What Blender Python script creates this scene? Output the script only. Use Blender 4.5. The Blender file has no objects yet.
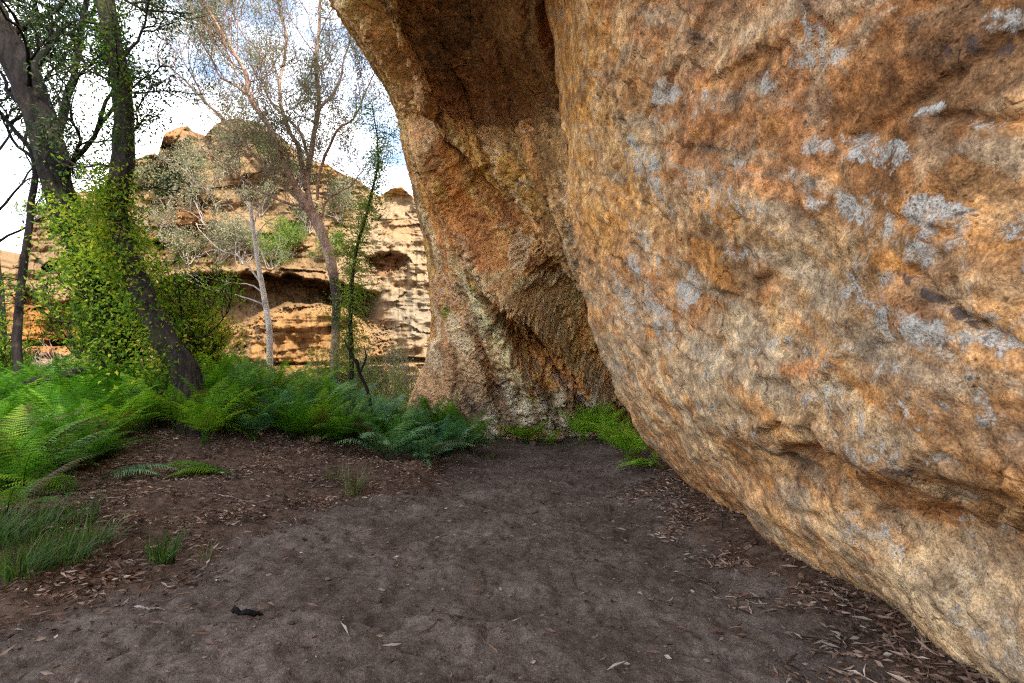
import bpy, math, random
import numpy as np
from mathutils import Vector
random.seed(7)
rng = np.random.default_rng(11)
sc = bpy.context.scene
COL = sc.collection
PI = math.pi

# ------------------------------------------------------------------ camera
F = 512.0                     # focal length in pixels of the 1024 wide picture
PITCH = math.radians(6.5)
EYE = np.array([0.0, 0.0, 1.5])
SP, CP = math.sin(PITCH), math.cos(PITCH)
cam_d = bpy.data.cameras.new("camera")
cam = bpy.data.objects.new("camera", cam_d)
COL.objects.link(cam)
cam.location = EYE
cam.rotation_euler = (math.radians(90) + PITCH, 0, 0)
cam_d.sensor_width = 36
cam_d.lens = 18
cam_d.clip_start = 0.05
cam_d.clip_end = 3000
sc.camera = cam

def at(px, py, Y):
    """world point seen at a pixel of the photograph, Y metres ahead of the camera"""
    h = (np.asarray(px, float) - 512) / F
    v = (341.5 - np.asarray(py, float)) / F
    dy = CP - SP * v
    s = np.asarray(Y, float) / dy
    return np.stack([h * s, np.asarray(Y, float) + 0 * s, EYE[2] + (SP + CP * v) * s], -1)

# ------------------------------------------------------------------ noise
def _h(ix, iy, iz):
    n = (ix.astype(np.int64) * 374761393 + iy.astype(np.int64) * 668265263 + iz.astype(np.int64) * 2147483647 + 12345) & 0xffffffff
    n = ((n ^ (n >> 13)) * 1274126177) & 0xffffffff
    n = (n ^ (n >> 16)) & 0xffffffff
    n = (n * 2246822519) & 0xffffffff
    n = n ^ (n >> 15)
    return (n & 0xffffff) / float(0xffffff) * 2 - 1

def vnoise(p):
    i = np.floor(p); f = p - i; i = i.astype(np.int64)
    u = f * f * f * (f * (f * 6 - 15) + 10)
    r = 0
    for a in (0, 1):
        wa = u[..., 0] if a else 1 - u[..., 0]
        for b in (0, 1):
            wb = u[..., 1] if b else 1 - u[..., 1]
            for c in (0, 1):
                wc = u[..., 2] if c else 1 - u[..., 2]
                r = r + wa * wb * wc * _h(i[..., 0] + a, i[..., 1] + b, i[..., 2] + c)
    return r

def fbm(p, scale=1.0, octaves=4, gain=0.5, seed=0.0, ridged=False):
    p = np.asarray(p, float) * scale + seed * 17.31
    r = 0; a = 1.0; t = 0
    for k in range(octaves):
        n = vnoise(p)
        if ridged: n = 1 - 2 * np.abs(n)
        r = r + a * n; t += a; a *= gain
        p = p * 2.03 + 9.7
    return r / t * (1.6 if not ridged else 1)

def facets(p, size, seed=0, tilt=1.0):
    """angular broken-rock relief: every cell is a tilted plane at its own height"""
    p = np.asarray(p, float) / size + seed * 5.7
    sh = p.shape[:-1]; p = p.reshape(-1, 3)
    i = np.floor(p).astype(np.int64); best = np.full(len(p), 1e9); out = np.zeros(len(p)); sec = np.full(len(p), 1e9)
    for a in (-1, 0, 1):
        for b in (-1, 0, 1):
            for c in (-1, 0, 1):
                x, y, z = i[:, 0] + a, i[:, 1] + b, i[:, 2] + c
                ctr = np.stack([x + .5 + .42 * _h(x, y, z), y + .5 + .42 * _h(x + 71, y, z), z + .5 + .42 * _h(x, y + 53, z)], -1)
                dv = p - ctr; d = (dv ** 2).sum(1)
                h = _h(x, y, z + 97) * .5 + tilt * (dv[:, 0] * _h(x + 5, y, z) + dv[:, 1] * _h(x, y + 9, z) + dv[:, 2] * _h(x, y, z + 13))
                m = d < best
                sec = np.where(m, best, np.minimum(sec, d))
                out = np.where(m, h, out); best = np.where(m, d, best)
    edge = np.sqrt(sec) - np.sqrt(best)
    return out.reshape(sh), edge.reshape(sh)

def sstep(a, b, x):
    t = np.clip((np.asarray(x, float) - a) / (b - a), 0, 1)
    return t * t * (3 - 2 * t)

def lerp(a, b, t): return a + (b - a) * t

# ------------------------------------------------------------------ objects
def tag(o, label=None, cat=None, group=None, kind=None):
    if label: o["label"] = label
    if cat: o["category"] = cat
    if group: o["group"] = group
    if kind: o["kind"] = kind
    return o

def empty(name, loc=(0, 0, 0), rz=0):
    o = bpy.data.objects.new(name, None)
    o.empty_display_size = 0.2
    o.location = loc; o.rotation_euler = (0, 0, rz)
    COL.objects.link(o)
    return o

def link(name, me, parent=None):
    o = bpy.data.objects.new(name, me)
    COL.objects.link(o)
    if parent is not None:
        o.parent = parent
    return o

def mesh_np(name, verts, quads=None, tris=None, mat=None, smooth=True, attrs=None):
    """mesh from numpy arrays; attrs: {name: (n,3) point colour or vector}"""
    me = bpy.data.meshes.new(name)
    verts = np.ascontiguousarray(verts, np.float32).reshape(-1, 3)
    loops = []; starts = []; n = 0
    if quads is not None and len(quads):
        q = np.asarray(quads, np.int32).reshape(-1, 4)
        loops.append(q.ravel()); starts.append(np.arange(len(q)) * 4); n = len(q) * 4
    if tris is not None and len(tris):
        t = np.asarray(tris, np.int32).reshape(-1, 3)
        loops.append(t.ravel()); starts.append(n + np.arange(len(t)) * 3)
    loops = np.concatenate(loops); starts = np.concatenate(starts)
    me.vertices.add(len(verts)); me.vertices.foreach_set("co", verts.ravel())
    me.loops.add(len(loops)); me.loops.foreach_set("vertex_index", loops.astype(np.int32))
    me.polygons.add(len(starts)); me.polygons.foreach_set("loop_start", starts.astype(np.int32))
    me.update(calc_edges=True)
    me.polygons.foreach_set("use_smooth", np.full(len(starts), smooth))
    for k, a in (attrs or {}).items():
        a = np.asarray(a, np.float32)
        if a.ndim == 1:
            at_ = me.attributes.new(k, 'FLOAT', 'POINT'); at_.data.foreach_set("value", np.ascontiguousarray(a))
        else:
            at_ = me.attributes.new(k, 'FLOAT_VECTOR', 'POINT'); at_.data.foreach_set("vector", np.ascontiguousarray(a).ravel())
    if mat: me.materials.append(mat)
    me.validate()
    return me

def grid_quads(nr, nc, flip=False):
    i = np.arange(nr * nc).reshape(nr, nc)
    q = np.stack([i[:-1, :-1], i[:-1, 1:], i[1:, 1:], i[1:, :-1]], -1).reshape(-1, 4)
    return q[:, ::-1] if flip else q

def grid_normals(P):
    du = np.gradient(P, axis=1); dv = np.gradient(P, axis=0)
    n = np.cross(du, dv); n /= np.linalg.norm(n, axis=-1, keepdims=True) + 1e-9
    return n

def resample(ctrl, n, dist=None):
    """Catmull-Rom along axis 0 of ctrl to n samples"""
    ctrl = np.asarray(ctrl, float); m = len(ctrl)
    t = np.linspace(0, m - 1, n) if dist is None else dist
    i = np.clip(np.floor(t).astype(int), 0, m - 2); f = (t - i).reshape((-1,) + (1,) * (ctrl.ndim - 1))
    p0 = ctrl[np.clip(i - 1, 0, m - 1)]; p1 = ctrl[i]; p2 = ctrl[i + 1]; p3 = ctrl[np.clip(i + 2, 0, m - 1)]
    return 0.5 * ((2 * p1) + (-p0 + p2) * f + (2 * p0 - 5 * p1 + 4 * p2 - p3) * f ** 2 + (-p0 + 3 * p1 - 3 * p2 + p3) * f ** 3)

def srgb(r, g, b):
    return np.array([((c / 255 + 0.055) / 1.055) ** 2.4 if c > 10 else c / 255 / 12.92 for c in (r, g, b)])

# ------------------------------------------------------------------ material helpers
class NT:
    def __init__(s, name):
        s.m = bpy.data.materials.new(name); s.m.use_nodes = True
        s.t = s.m.node_tree; s.t.nodes.clear()
        s.out = s.n('ShaderNodeOutputMaterial')
    def n(s, typ, **kw):
        nd = s.t.nodes.new(typ)
        for k, v in kw.items():
            if k.startswith('i_'):
                nd.inputs[k[2:].replace('_', ' ')].default_value = v
            else: setattr(nd, k, v)
        return nd
    def l(s, a, b): s.t.links.new(a, b)
    def noise(s, vec, scale, detail=4, rough=0.55, dist=0.0):
        nd = s.n('ShaderNodeTexNoise'); nd.inputs['Scale'].default_value = scale
        nd.inputs['Detail'].default_value = detail; nd.inputs['Roughness'].default_value = rough
        nd.inputs['Distortion'].default_value = dist
        if vec is not None: s.l(vec, nd.inputs['Vector'])
        return nd.outputs['Fac']
    def math(s, op, a, b=None, c=None, clamp=False):
        nd = s.n('ShaderNodeMath', operation=op); nd.use_clamp = clamp
        for i, x in enumerate((a, b, c)):
            if x is None: continue
            if isinstance(x, (int, float)): nd.inputs[i].default_value = x
            else: s.l(x, nd.inputs[i])
        return nd.outputs[0]
    def rng(s, v, a, b, c=0.0, d=1.0, smooth=True):
        nd = s.n('ShaderNodeMapRange')
        if smooth: nd.interpolation_type = 'SMOOTHSTEP'
        s.l(v, nd.inputs[0])
        for i, x in enumerate((a, b, c, d)): nd.inputs[i + 1].default_value = x
        return nd.outputs[0]
    def mix(s, f, a, b, blend='MIX'):
        nd = s.n('ShaderNodeMix', data_type='RGBA', blend_type=blend)
        for sock, x in ((nd.inputs[0], f), (nd.inputs[6], a), (nd.inputs[7], b)):
            if isinstance(x, (int, float)): sock.default_value = x
            elif isinstance(x, (tuple, list, np.ndarray)): sock.default_value = (*[float(q) for q in x[:3]], 1)
            else: s.l(x, sock)
        return nd.outputs[2]
    def attr(s, name, out='Vector'):
        nd = s.n('ShaderNodeAttribute', attribute_name=name); return nd.outputs[out]
    def scale(s, vec, v):
        nd = s.n('ShaderNodeVectorMath', operation='MULTIPLY'); s.l(vec, nd.inputs[0]); nd.inputs[1].default_value = v
        return nd.outputs[0]
    def bump(s, h, strength, dist, nrm=None):
        nd = s.n('ShaderNodeBump'); nd.inputs['Strength'].default_value = strength; nd.inputs['Distance'].default_value = dist
        s.l(h, nd.inputs['Height'])
        if nrm is not None: s.l(nrm, nd.inputs['Normal'])
        return nd.outputs[0]
    def principled(s, col, rough=0.9, nrm=None, spec=0.25):
        p = s.n('ShaderNodeBsdfPrincipled')
        if isinstance(col, (tuple, list, np.ndarray)): p.inputs['Base Color'].default_value = (*[float(q) for q in col[:3]], 1)
        else: s.l(col, p.inputs['Base Color'])
        if isinstance(rough, (int, float)): p.inputs['Roughness'].default_value = rough
        else: s.l(rough, p.inputs['Roughness'])
        p.inputs['Specular IOR Level'].default_value = spec
        if nrm is not None: s.l(nrm, p.inputs['Normal'])
        return p.outputs[0]
    def done(s, sh):
        s.l(sh, s.out.inputs['Surface']); return s.m

def obj_coord(N):
    return N.n('ShaderNodeTexCoord').outputs['Object']

def rock_material(name, dark=(0.035, 0.022, 0.016), lichen=(0.44, 0.43, 0.42), grain=1.0, bump=1.0, flow=False, soft=0):
    """stone whose broad stain and painted light colour is in 'tint', with fine mineral variation, lichen crust and pits"""
    N = NT(name)
    oc = obj_coord(N)
    base = N.attr('tint', 'Color')
    fl = N.attr('flow') if flow else oc
    n1 = N.noise(oc, 2.3 * grain, 6, 0.6)
    n2 = N.noise(oc, 10 * grain, 6, 0.6)
    n3 = N.noise(oc, 75 * grain, 3, 0.65)
    nf = N.noise(fl, 3.0 if flow else 4.2 * grain, 6, 0.58, 0.0)
    # warped coordinates for cells
    wn = N.n('ShaderNodeTexNoise'); wn.inputs['Scale'].default_value = 5 * grain; wn.inputs['Detail'].default_value = 4; N.l(oc, wn.inputs['Vector'])
    wv_ = N.n('ShaderNodeVectorMath', operation='MULTIPLY_ADD'); N.l(wn.outputs['Color'], wv_.inputs[0])
    wv_.inputs[1].default_value = (.22 / grain,) * 3; N.l(oc, wv_.inputs[2]); wc = wv_.outputs[0]
    def vor(scale, feat='F1', vec=wc):
        q = N.n('ShaderNodeTexVoronoi', feature=feat); q.inputs['Scale'].default_value = scale * grain; N.l(vec, q.inputs['Vector']); return q
    v1 = vor(7); v2 = vor(24); ve = vor(2.2, 'DISTANCE_TO_EDGE')
    c = N.mix(N.rng(n1, 0.35, 0.68), N.mix(1.0, base, (0.74, 0.68, 0.66), 'MULTIPLY'), N.mix(1.0, base, (1.28, 1.22, 1.12), 'MULTIPLY'))
    c = N.mix(N.rng(n2, 0.3, 0.7), N.mix(1.0, c, (0.68, 0.65, 0.63), 'MULTIPLY'), N.mix(1.0, c, (1.36, 1.34, 1.3), 'MULTIPLY'))
    c = N.mix(N.math('MULTIPLY', N.rng(nf, 0.54, 0.72), 0.6), c, N.mix(1.0, c, (0.40, 0.35, 0.34), 'MULTIPLY'))
    c = N.mix(N.math('MULTIPLY', N.rng(nf, 0.46, 0.30), 0.6), c, N.mix(1.0, c, (1.5, 1.46, 1.4), 'MULTIPLY'))
    # single grains and chips keep their own tone
    chip = N.n('ShaderNodeSeparateColor'); N.l(v2.outputs['Color'], chip.inputs[0])
    c = N.mix(N.math('MULTIPLY', N.rng(chip.outputs[0], 0.2, 0.95), 0.55), N.mix(1.0, c, (0.86, 0.86, 0.88), 'MULTIPLY'), N.mix(1.0, c, (1.35, 1.3, 1.25), 'MULTIPLY'))
    c = N.mix(N.rng(n3, 0.3, 0.7), N.mix(1.0, c, (0.62, 0.60, 0.59), 'MULTIPLY'), N.mix(1.0, c, (1.36, 1.36, 1.33), 'MULTIPLY'))
    if flow or soft: c = N.mix(soft or 0.5, c, base)
    # lichen crust
    lm = N.attr('lichen', 'Fac')
    ln = N.noise(wc, 8 * grain, 8, 0.72, 0.3)
    lf = N.rng(N.math('ADD', lm, N.math('MULTIPLY', N.math('SUBTRACT', ln, 0.5), 2.6)), 0.50, 0.86)
    c = N.mix(N.math('MULTIPLY', lf, 0.85), c, N.mix(N.rng(n3, 0.36, 0.56), tuple(x * 0.55 for x in lichen), tuple(x * 1.25 for x in lichen)))
    # dark crust, painted recess shade, seep stains
    dm = N.attr('seep', 'Fac')
    dn = N.noise(fl, 3.6 if flow else 7 * grain, 8, 0.72, 0.4)
    df = N.rng(N.math('ADD', dm, N.math('MULTIPLY', N.math('SUBTRACT', dn, 0.5), 2.2)), 0.62, 0.9)
    c = N.mix(N.math('MULTIPLY', df, 0.8), c, dark)
    # hairline cracks, only in places
    ck = N.math('MULTIPLY', N.rng(ve.outputs['Distance'], 0.03, 0.0), N.rng(N.noise(oc, 1.7 * grain, 3), 0.54, 0.66))
    c = N.mix(N.math('MULTIPLY', ck, 0.7), c, N.mix(1.0, c, (0.25, 0.2, 0.18), 'MULTIPLY'))
    # pits
    pm = N.rng(N.noise(oc, 3.1 * grain, 3), 0.48, 0.62)
    pit = N.math('MULTIPLY', N.rng(v2.outputs['Distance'], 0.12, 0.34, 1.0, 0.0), pm)
    c = N.mix(N.math('MULTIPLY', pit, 0.8), c, N.mix(1.0, c, (0.26, 0.21, 0.18), 'MULTIPLY'))
    v3 = vor(6.5); pm2 = N.rng(N.noise(oc, 2.2 * grain, 5, .65), 0.50, 0.60)
    pit2 = N.math('MULTIPLY', N.rng(v3.outputs['Distance'], 0.06, 0.26, 1.0, 0.0), pm2)
    c = N.mix(N.math('MULTIPLY', pit2, 0.7), c, N.mix(1.0, c, (0.35, 0.29, 0.26), 'MULTIPLY'))
    gk = N.noise(wc, 15 * grain, 5, 0.7)
    c = N.mix(N.math('MULTIPLY', N.rng(gk, 0.57, 0.66), 0.42), c, N.mix(1.0, c, (0.36, 0.31, 0.29), 'MULTIPLY'))
    c = N.mix(N.math('MULTIPLY', N.rng(gk, 0.42, 0.34), 0.32), c, N.mix(1.0, c, (1.5, 1.45, 1.38), 'MULTIPLY'))
    hb = N.noise(oc, 4.5 * grain, 3, 0.45)
    h = N.math('SUBTRACT', N.math('MULTIPLY', hb, 0.9), N.math('MULTIPLY', v1.outputs['Distance'], 0.40))
    if flow: h = N.math('ADD', h, N.math('MULTIPLY', N.noise(fl, 3.0, 4, 0.5), 1.1))
    h = N.math('SUBTRACT', h, N.math('MULTIPLY', pit, 0.28))
    h = N.math('SUBTRACT', h, N.math('MULTIPLY', pit2, 0.5))
    h = N.math('SUBTRACT', h, N.math('MULTIPLY', N.rng(gk, 0.5, 0.68), 0.3))
    h = N.math('SUBTRACT', h, N.math('MULTIPLY', ck, 0.35))
    h = N.math('ADD', h, N.math('MULTIPLY', lf, 0.05))
    nr = N.bump(h, 0.75 * bump, 0.10 / grain)
    h2 = N.math('SUBTRACT', N.noise(oc, 30 * grain, 2, 0.5), N.math('MULTIPLY', v2.outputs['Distance'], 0.7))
    nr = N.bump(h2, 0.6 * bump, 0.022 / grain, nr)
    return N.done(N.principled(c, 0.92, nr, 0.15))

class Paint:
    """stain and painted light layout on a rock: works on the rock's own points (through where the photograph shows them)"""
    def __init__(s, P, seed):
        s.P = P
        rel = P - EYE
        dep = np.maximum(rel[..., 1] * CP + rel[..., 2] * SP, 0.25)
        up = -rel[..., 1] * SP + rel[..., 2] * CP
        s.u = 512 + F * rel[..., 0] / dep; s.v = 341.5 - F * up / dep
        s.n = fbm(P, 1.3, 5, 0.6, seed); s.n2 = fbm(P, 5.5, 5, 0.65, seed + 3)
        s.tint = np.zeros(P.shape); s.lichen = np.full(P.shape[:-1], 0.08); s.seep = np.full(P.shape[:-1], 0.05)
    def mask(s, x, y, rx, ry, ang=0, soft=0.5, rough=0.45):
        a = math.radians(ang); dx = s.u - x; dy = s.v - y
        e = np.hypot((dx * math.cos(a) + dy * math.sin(a)) / rx, (-dx * math.sin(a) + dy * math.cos(a)) / ry)
        return sstep(1 + soft * 0.6, 1 - soft * 0.6, e + s.n * rough * 0.55 + s.n2 * rough * 0.6)
    def c(s, x, y, rx, ry, ang, rgb, k=1.0, soft=0.7, rough=0.6):
        m = (s.mask(x, y, rx, ry, ang, soft, rough) * k)[..., None]
        s.tint = s.tint * (1 - m) + np.array(rgb) * m
    def li(s, x, y, rx, ry, ang=0, k=0.6, soft=0.8, rough=0.7):
        s.lichen = np.maximum(s.lichen, s.mask(x, y, rx, ry, ang, soft, rough) * k)
    def se(s, x, y, rx, ry, ang=0, k=0.6, soft=0.8, rough=0.7):
        s.seep = np.maximum(s.seep, s.mask(x, y, rx, ry, ang, soft, rough) * k)
# ================================================================== near rock wall (right)
def rbf(pts, vals, q, smooth=1e-3):
    pts = np.asarray(pts, float) / 100.; q = np.asarray(q, float) / 100.; vals = np.asarray(vals, float)
    n = len(pts)
    def U(r): return np.where(r > 1e-9, r * r * np.log(r + 1e-12), 0)
    A = np.zeros((n + 3, n + 3)); d = np.linalg.norm(pts[:, None] - pts[None], axis=-1)
    A[:n, :n] = U(d) + smooth * np.eye(n); A[:n, n] = 1; A[:n, n + 1:] = pts; A[n, :n] = 1; A[n + 1:, :n] = pts.T
    w = np.linalg.solve(A, np.concatenate([vals, np.zeros(3)]))
    sh = q.shape[:-1]; q = q.reshape(-1, 2); out = np.empty(len(q))
    for k in range(0, len(q), 20000):
        b = q[k:k + 20000]; out[k:k + 20000] = U(np.linalg.norm(b[:, None] - pts[None], axis=-1)) @ w[:n] + w[n] + b @ w[n + 1:]
    return out.reshape(sh)

zs = [-0.6, 0, .5, 1.0, 1.2, 1.67, 2.5, 3.35, 4.3, 6.0, 7.4, 9.5, 13, 18, 24]
x_far = [3.15, 3.0, 2.5, 2.14, 2.02, 1.78, 1.5, 1.28, 1.12, .98, .84, 0.6, 0.5, 1.8, 3.5]     # at the corner that shows against the cave
x_near = [2.7, 2.5, 2.25, 2.12, 1.98, 1.95, 1.9, 1.85, 1.75, 1.4, 1.05, 0.7, 0.9, 2.0, 4.0]
y_edge = [8.9, 8.75, 8.7, 8.6, 8.6, 8.6, 8.6, 8.6, 8.6, 8.6, 8.6, 8.7, 9.0, 9.5, 10]
nz, ny = 430, 560
# rows follow height; denser low down
zt = np.concatenate([np.linspace(-0.6, 6.5, 300), np.linspace(6.55, 24, 131)[:-1] if False else np.linspace(6.58, 24, 130)])
yt = np.concatenate([np.linspace(-34, 0.6, 40), np.linspace(0.65, 8.6, 420), np.full(100, 8.6)])
u_wrap = np.concatenate([np.zeros(460), np.linspace(0.01, 1, 100)])
Z, Yg = np.meshgrid(zt, yt, indexing='ij')
W = np.broadcast_to(u_wrap, Z.shape)
XF = np.interp(Z, zs, x_far); XN = np.interp(Z, zs, x_near); YE = np.interp(Z, zs, y_edge)
def smooth_cols(a):
    for _ in range(6): a = np.concatenate([a[:1], (a[:-2] + 2 * a[1:-1] + a[2:]) / 4, a[-1:]], 0)
    return a
XF, XN = smooth_cols(XF), smooth_cols(XN)
Yg = np.where(Yg > 0, Yg * YE / 8.6, Yg)
t = np.clip((Yg - 2.2) / 6.4, 0, 1)
X = XN + (XF - XN) * t ** 1.15
X = X + np.where(Yg < 1.5, (1.5 - Yg) ** 1.6 * 0.06, 0)
# turn the corner and run away behind it
th = np.clip(W / 0.55, 0, 1) * PI / 2
X = X + np.where(W > 0, 0.95 * (1 - np.cos(th)) + np.clip(W - 0.55, 0, 1) / 0.45 * 9, 0)
Yw = Yg + np.where(W > 0, 0.95 * np.sin(th) + np.clip(W - 0.55, 0, 1) / 0.45 * 1.5, 0)
P = np.stack([X, Yw, Z], -1)
nrm = grid_normals(P)
if nrm[100, 200, 0] > 0: nrm = -nrm            # outward is towards -x
# relief
low = fbm(P * [0.5, 0.42, 0.6], 1.0, 3, 0.5, 1)
mid = fbm(P * [1, .8, 1.2], 1.6, 5, 0.55, 2)
rid = fbm(P * [1, .55, 1.3], 0.9, 5, 0.55, 5, True)
fin = fbm(P, 7, 4, 0.6, 4)
strat = fbm(np.stack([P[..., 0] * .4, P[..., 1] * .35, P[..., 2] * 2.6 + P[..., 1] * .25], -1), 1.2, 5, 0.6, 8)
wp = P * [1, .8, 1.15] + 0.16 * np.stack([mid, fbm(P, 1.6, 4, .55, 22), fbm(P, 1.6, 4, .55, 23)], -1)
f1, e1 = facets(wp, 0.62, 1, .8); f2, e2 = facets(wp + .05 * rid[..., None], 0.24, 2, .9); f3, e3 = facets(wp + .02 * fin[..., None], 0.10, 3, .9)
brk = sstep(-.35, .35, fbm(P, .7, 3, .5, 24))
D = low * 0.12 + mid * 0.045 + rid * 0.02 + fin * 0.006 + strat * 0.035 + (f1 * .05 + f2 * .022) * (.25 + .75 * brk) + f3 * .007
edge_keep = np.interp(Yg + (W > 0) * 1, [6.5, 8.6, 9.6], [1, .55, 1])
sv = (P[..., 1] * .52 - P[..., 2] * .86) * 1.9 + .9 * low + .35 * mid
sf = sv - np.floor(sv)
D = D + (sf - .5) * .05 * sstep(-.1, .5, fbm(P, .6, 3, .5, 111))
D = D * edge_keep * sstep(-0.2, 0.5, Z + 0.3)
pa = Paint(P, 2)
u, v = pa.u, pa.v
near = (Yg > 0.8) & (W == 0)
# ledge and hollow under it (runs level at about 1.15 m)
zl = 1.12 + 0.10 * fbm(np.stack([Yg, Yg * 0, Yg * 0], -1), 0.9, 3, .5, 6) - 0.03 * (Yg - 3)
lf = sstep(4.6, 3.4, Yg) * (near | (Yg < 0.8))
hol = np.exp(-((Z - (zl - 0.22)) / 0.22) ** 2) * (Z < zl) + (Z >= zl) * np.exp(-((Z - zl) / 0.05) ** 2) * 0.38
D = D - 0.085 * hol * lf + 0.05 * np.exp(-((Z - zl - 0.1) / 0.12) ** 2) * lf
# small lip with the broken pocket around (820,450)
D = D - 0.08 * pa.mask(815, 462, 34, 16, 10, .3, .5)
D = D - 0.10 * pa.mask(960, 560, 90, 34, 30, .6, .5)
# crevices upper right and mid
def crease(x0, y0, x1, y1, w, d):
    global D
    dx, dy = x1 - x0, y1 - y0; L = math.hypot(dx, dy)
    s_ = ((u - x0) * dx + (v - y0) * dy) / L ** 2; dist = ((u - x0) * dy - (v - y0) * dx) / L + pa.n * 9 + pa.n2 * 4
    D = D - d * np.exp(-(dist / w) ** 2) * sstep(-0.05, 0.1, s_) * sstep(1.05, 0.9, s_) * near
crease(840, 150, 1000, 30, 6, .05); crease(920, 120, 1040, 110, 5, .05)
crease(905, 270, 1000, 330, 3.5, .05); crease(985, 320, 1040, 350, 5, .05)
crease(760, 380, 880, 395, 5, .03); crease(870, 210, 960, 236, 4, .03)
crease(850, 500, 905, 565, 4, .03); crease(665, 330, 760, 372, 8, .03)
crease(640, 180, 700, 330, 6, .04); crease(600, 30, 665, 190, 6, .05)
crease(770, 30, 700, 200, 9, .03); crease(1010, 470, 1060, 495, 4, .05)
P = P + nrm * D[..., None]

O1 = (0.56, 0.29, 0.11); O2 = (0.54, 0.255, 0.09); BR = (0.32, 0.15, 0.06); TAN = (0.56, 0.37, 0.21); CRM = (0.62, 0.45, 0.29)
YEL = (0.56, 0.31, 0.09); DB = (0.13, 0.075, 0.045); GR = (0.34, 0.29, 0.24); PK = (0.60, 0.34, 0.19)
pa.tint[:] = (0.54, 0.31, 0.145)
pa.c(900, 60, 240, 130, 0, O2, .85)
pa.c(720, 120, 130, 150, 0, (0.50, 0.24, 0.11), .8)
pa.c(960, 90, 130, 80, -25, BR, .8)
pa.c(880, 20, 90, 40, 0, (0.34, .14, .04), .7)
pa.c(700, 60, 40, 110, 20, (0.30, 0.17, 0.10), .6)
pa.c(618, 200, 42, 230, -14, YEL, .95, .6, .5)
pa.c(600, 60, 34, 120, -14, (0.5, 0.27, .08), .8)
pa.c(665, 210, 22, 150, -22, (0.44, 0.31, 0.19), .6)
pa.c(700, 260, 90, 80, 0, TAN, .5); pa.c(650, 330, 40, 90, -22, PK, .8)
pa.c(790, 300, 110, 60, 15, (0.31, 0.21, 0.11), .75)
pa.c(760, 240, 60, 30, 0, (.3, .2, .1), .5); pa.c(870, 250, 80, 50, 0, (.30, .22, .14), .6)
pa.c(700, 430, 130, 55, 30, CRM, .9); pa.c(860, 400, 160, 50, 12, (0.52, 0.38, 0.24), .85)
pa.c(760, 390, 60, 22, 10, GR, .6); pa.c(640, 420, 40, 60, -35, (.58, .40, .26), .8)
pa.c(820, 540, 190, 62, 34, (0.56, 0.335, 0.17), .9); pa.c(700, 480, 60, 22, 25, (0.58, 0.30, 0.14), .8)
pa.c(860, 480, 60, 24, 12, (0.40, 0.22, 0.11), .8); pa.c(980, 530, 90, 50, 20, (0.36, 0.22, 0.12), .8)
pa.c(930, 590, 110, 24, 36, (0.56, 0.42, 0.28), .8); pa.c(930, 640, 120, 14, 40, (0.33, 0.25, 0.18), .7)
pa.c(815, 368, 22, 9, 0, (.66, .30, .12), .9); pa.c(1000, 370, 60, 40, 0, (.55, .30, .14), .8)
pa.c(920, 300, 40, 16, 10, (.42, .22, .13), .7); pa.c(975, 285, 70, 20, -5, (.36, .2, .1), .8)
pa.c(765, 330, 30, 30, 0, (.5, .28, .1), .5); pa.c(560, 330, 30, 200, -12, (.45, .26, .12), .3)
lum = pa.tint.mean(-1, keepdims=True); pa.tint = lum + (pa.tint - lum) * .9; pa.tint *= 1.3; pa.lichen += .06 * sstep(420, 300, 430 - (u - 600) * .45 - v + 300)
fl1 = fbm(P, 2.4, 5, .62, 71); fl2 = fbm(P * [1, 1, .35], 6.0, 4, .6, 72); fl3 = fbm(P, 1.1, 4, .6, 73)
for lo, hi, colr, k, f_ in ((.30, .62, (.66, .52, .38), .6, fl1), (-.32, -.62, (.20, .115, .06), .65, fl1), (.42, .7, (.70, .58, .46), .55, fl2), (-.45, -.75, (.17, .10, .06), .55, fl2), (.35, .65, (.52, .22, .08), .5, fl3)):
    m = (sstep(lo, hi, f_) * k)[..., None]; pa.tint = pa.tint * (1 - m) + np.array(colr) * m
al_ = -P[..., 1] * .86 - P[..., 2] * .52; ac_ = P[..., 1] * .52 - P[..., 2] * .86
sq = np.stack([ac_ * 2.2 + .25 * mid, al_ * .42, P[..., 0] * .3], -1)
s1 = fbm(sq, 1.1, 5, .62, 101); s2_ = fbm(sq * [1, .8, 1], 2.6, 4, .62, 102)
for lo, hi, colr, k, f_ in ((.22, .5, (.66, .51, .35), .5, s1), (-.28, -.55, (.26, .14, .07), .55, s1), (.3, .55, (.66, .32, .10), .6, s2_), (-.32, -.6, (.46, .42, .37), .6, s2_)):
    m = (sstep(lo, hi, f_) * k)[..., None]; pa.tint = pa.tint * (1 - m) + np.array(colr) * m
lowr = sstep(170, 330, v - (900 - u) * .1) * .8 + .2
m = (sstep(.0, .55, fbm(P * [1, .7, 1.4], 1.0, 5, .62, 75)) * .75 * lowr)[..., None]; pa.tint = pa.tint * (1 - m) + np.array((.60, .50, .39)) * m
m = (sstep(.15, .6, fbm(P * [1, .7, 1.4], 1.5, 5, .65, 76)) * .6 * lowr)[..., None]; pa.tint = pa.tint * (1 - m) + np.array((.40, .37, .335)) * m
pa.lichen = pa.lichen + .26 * sstep(.0, .6, fbm(P, .8, 5, .6, 78)) * lowr + .05
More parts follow.
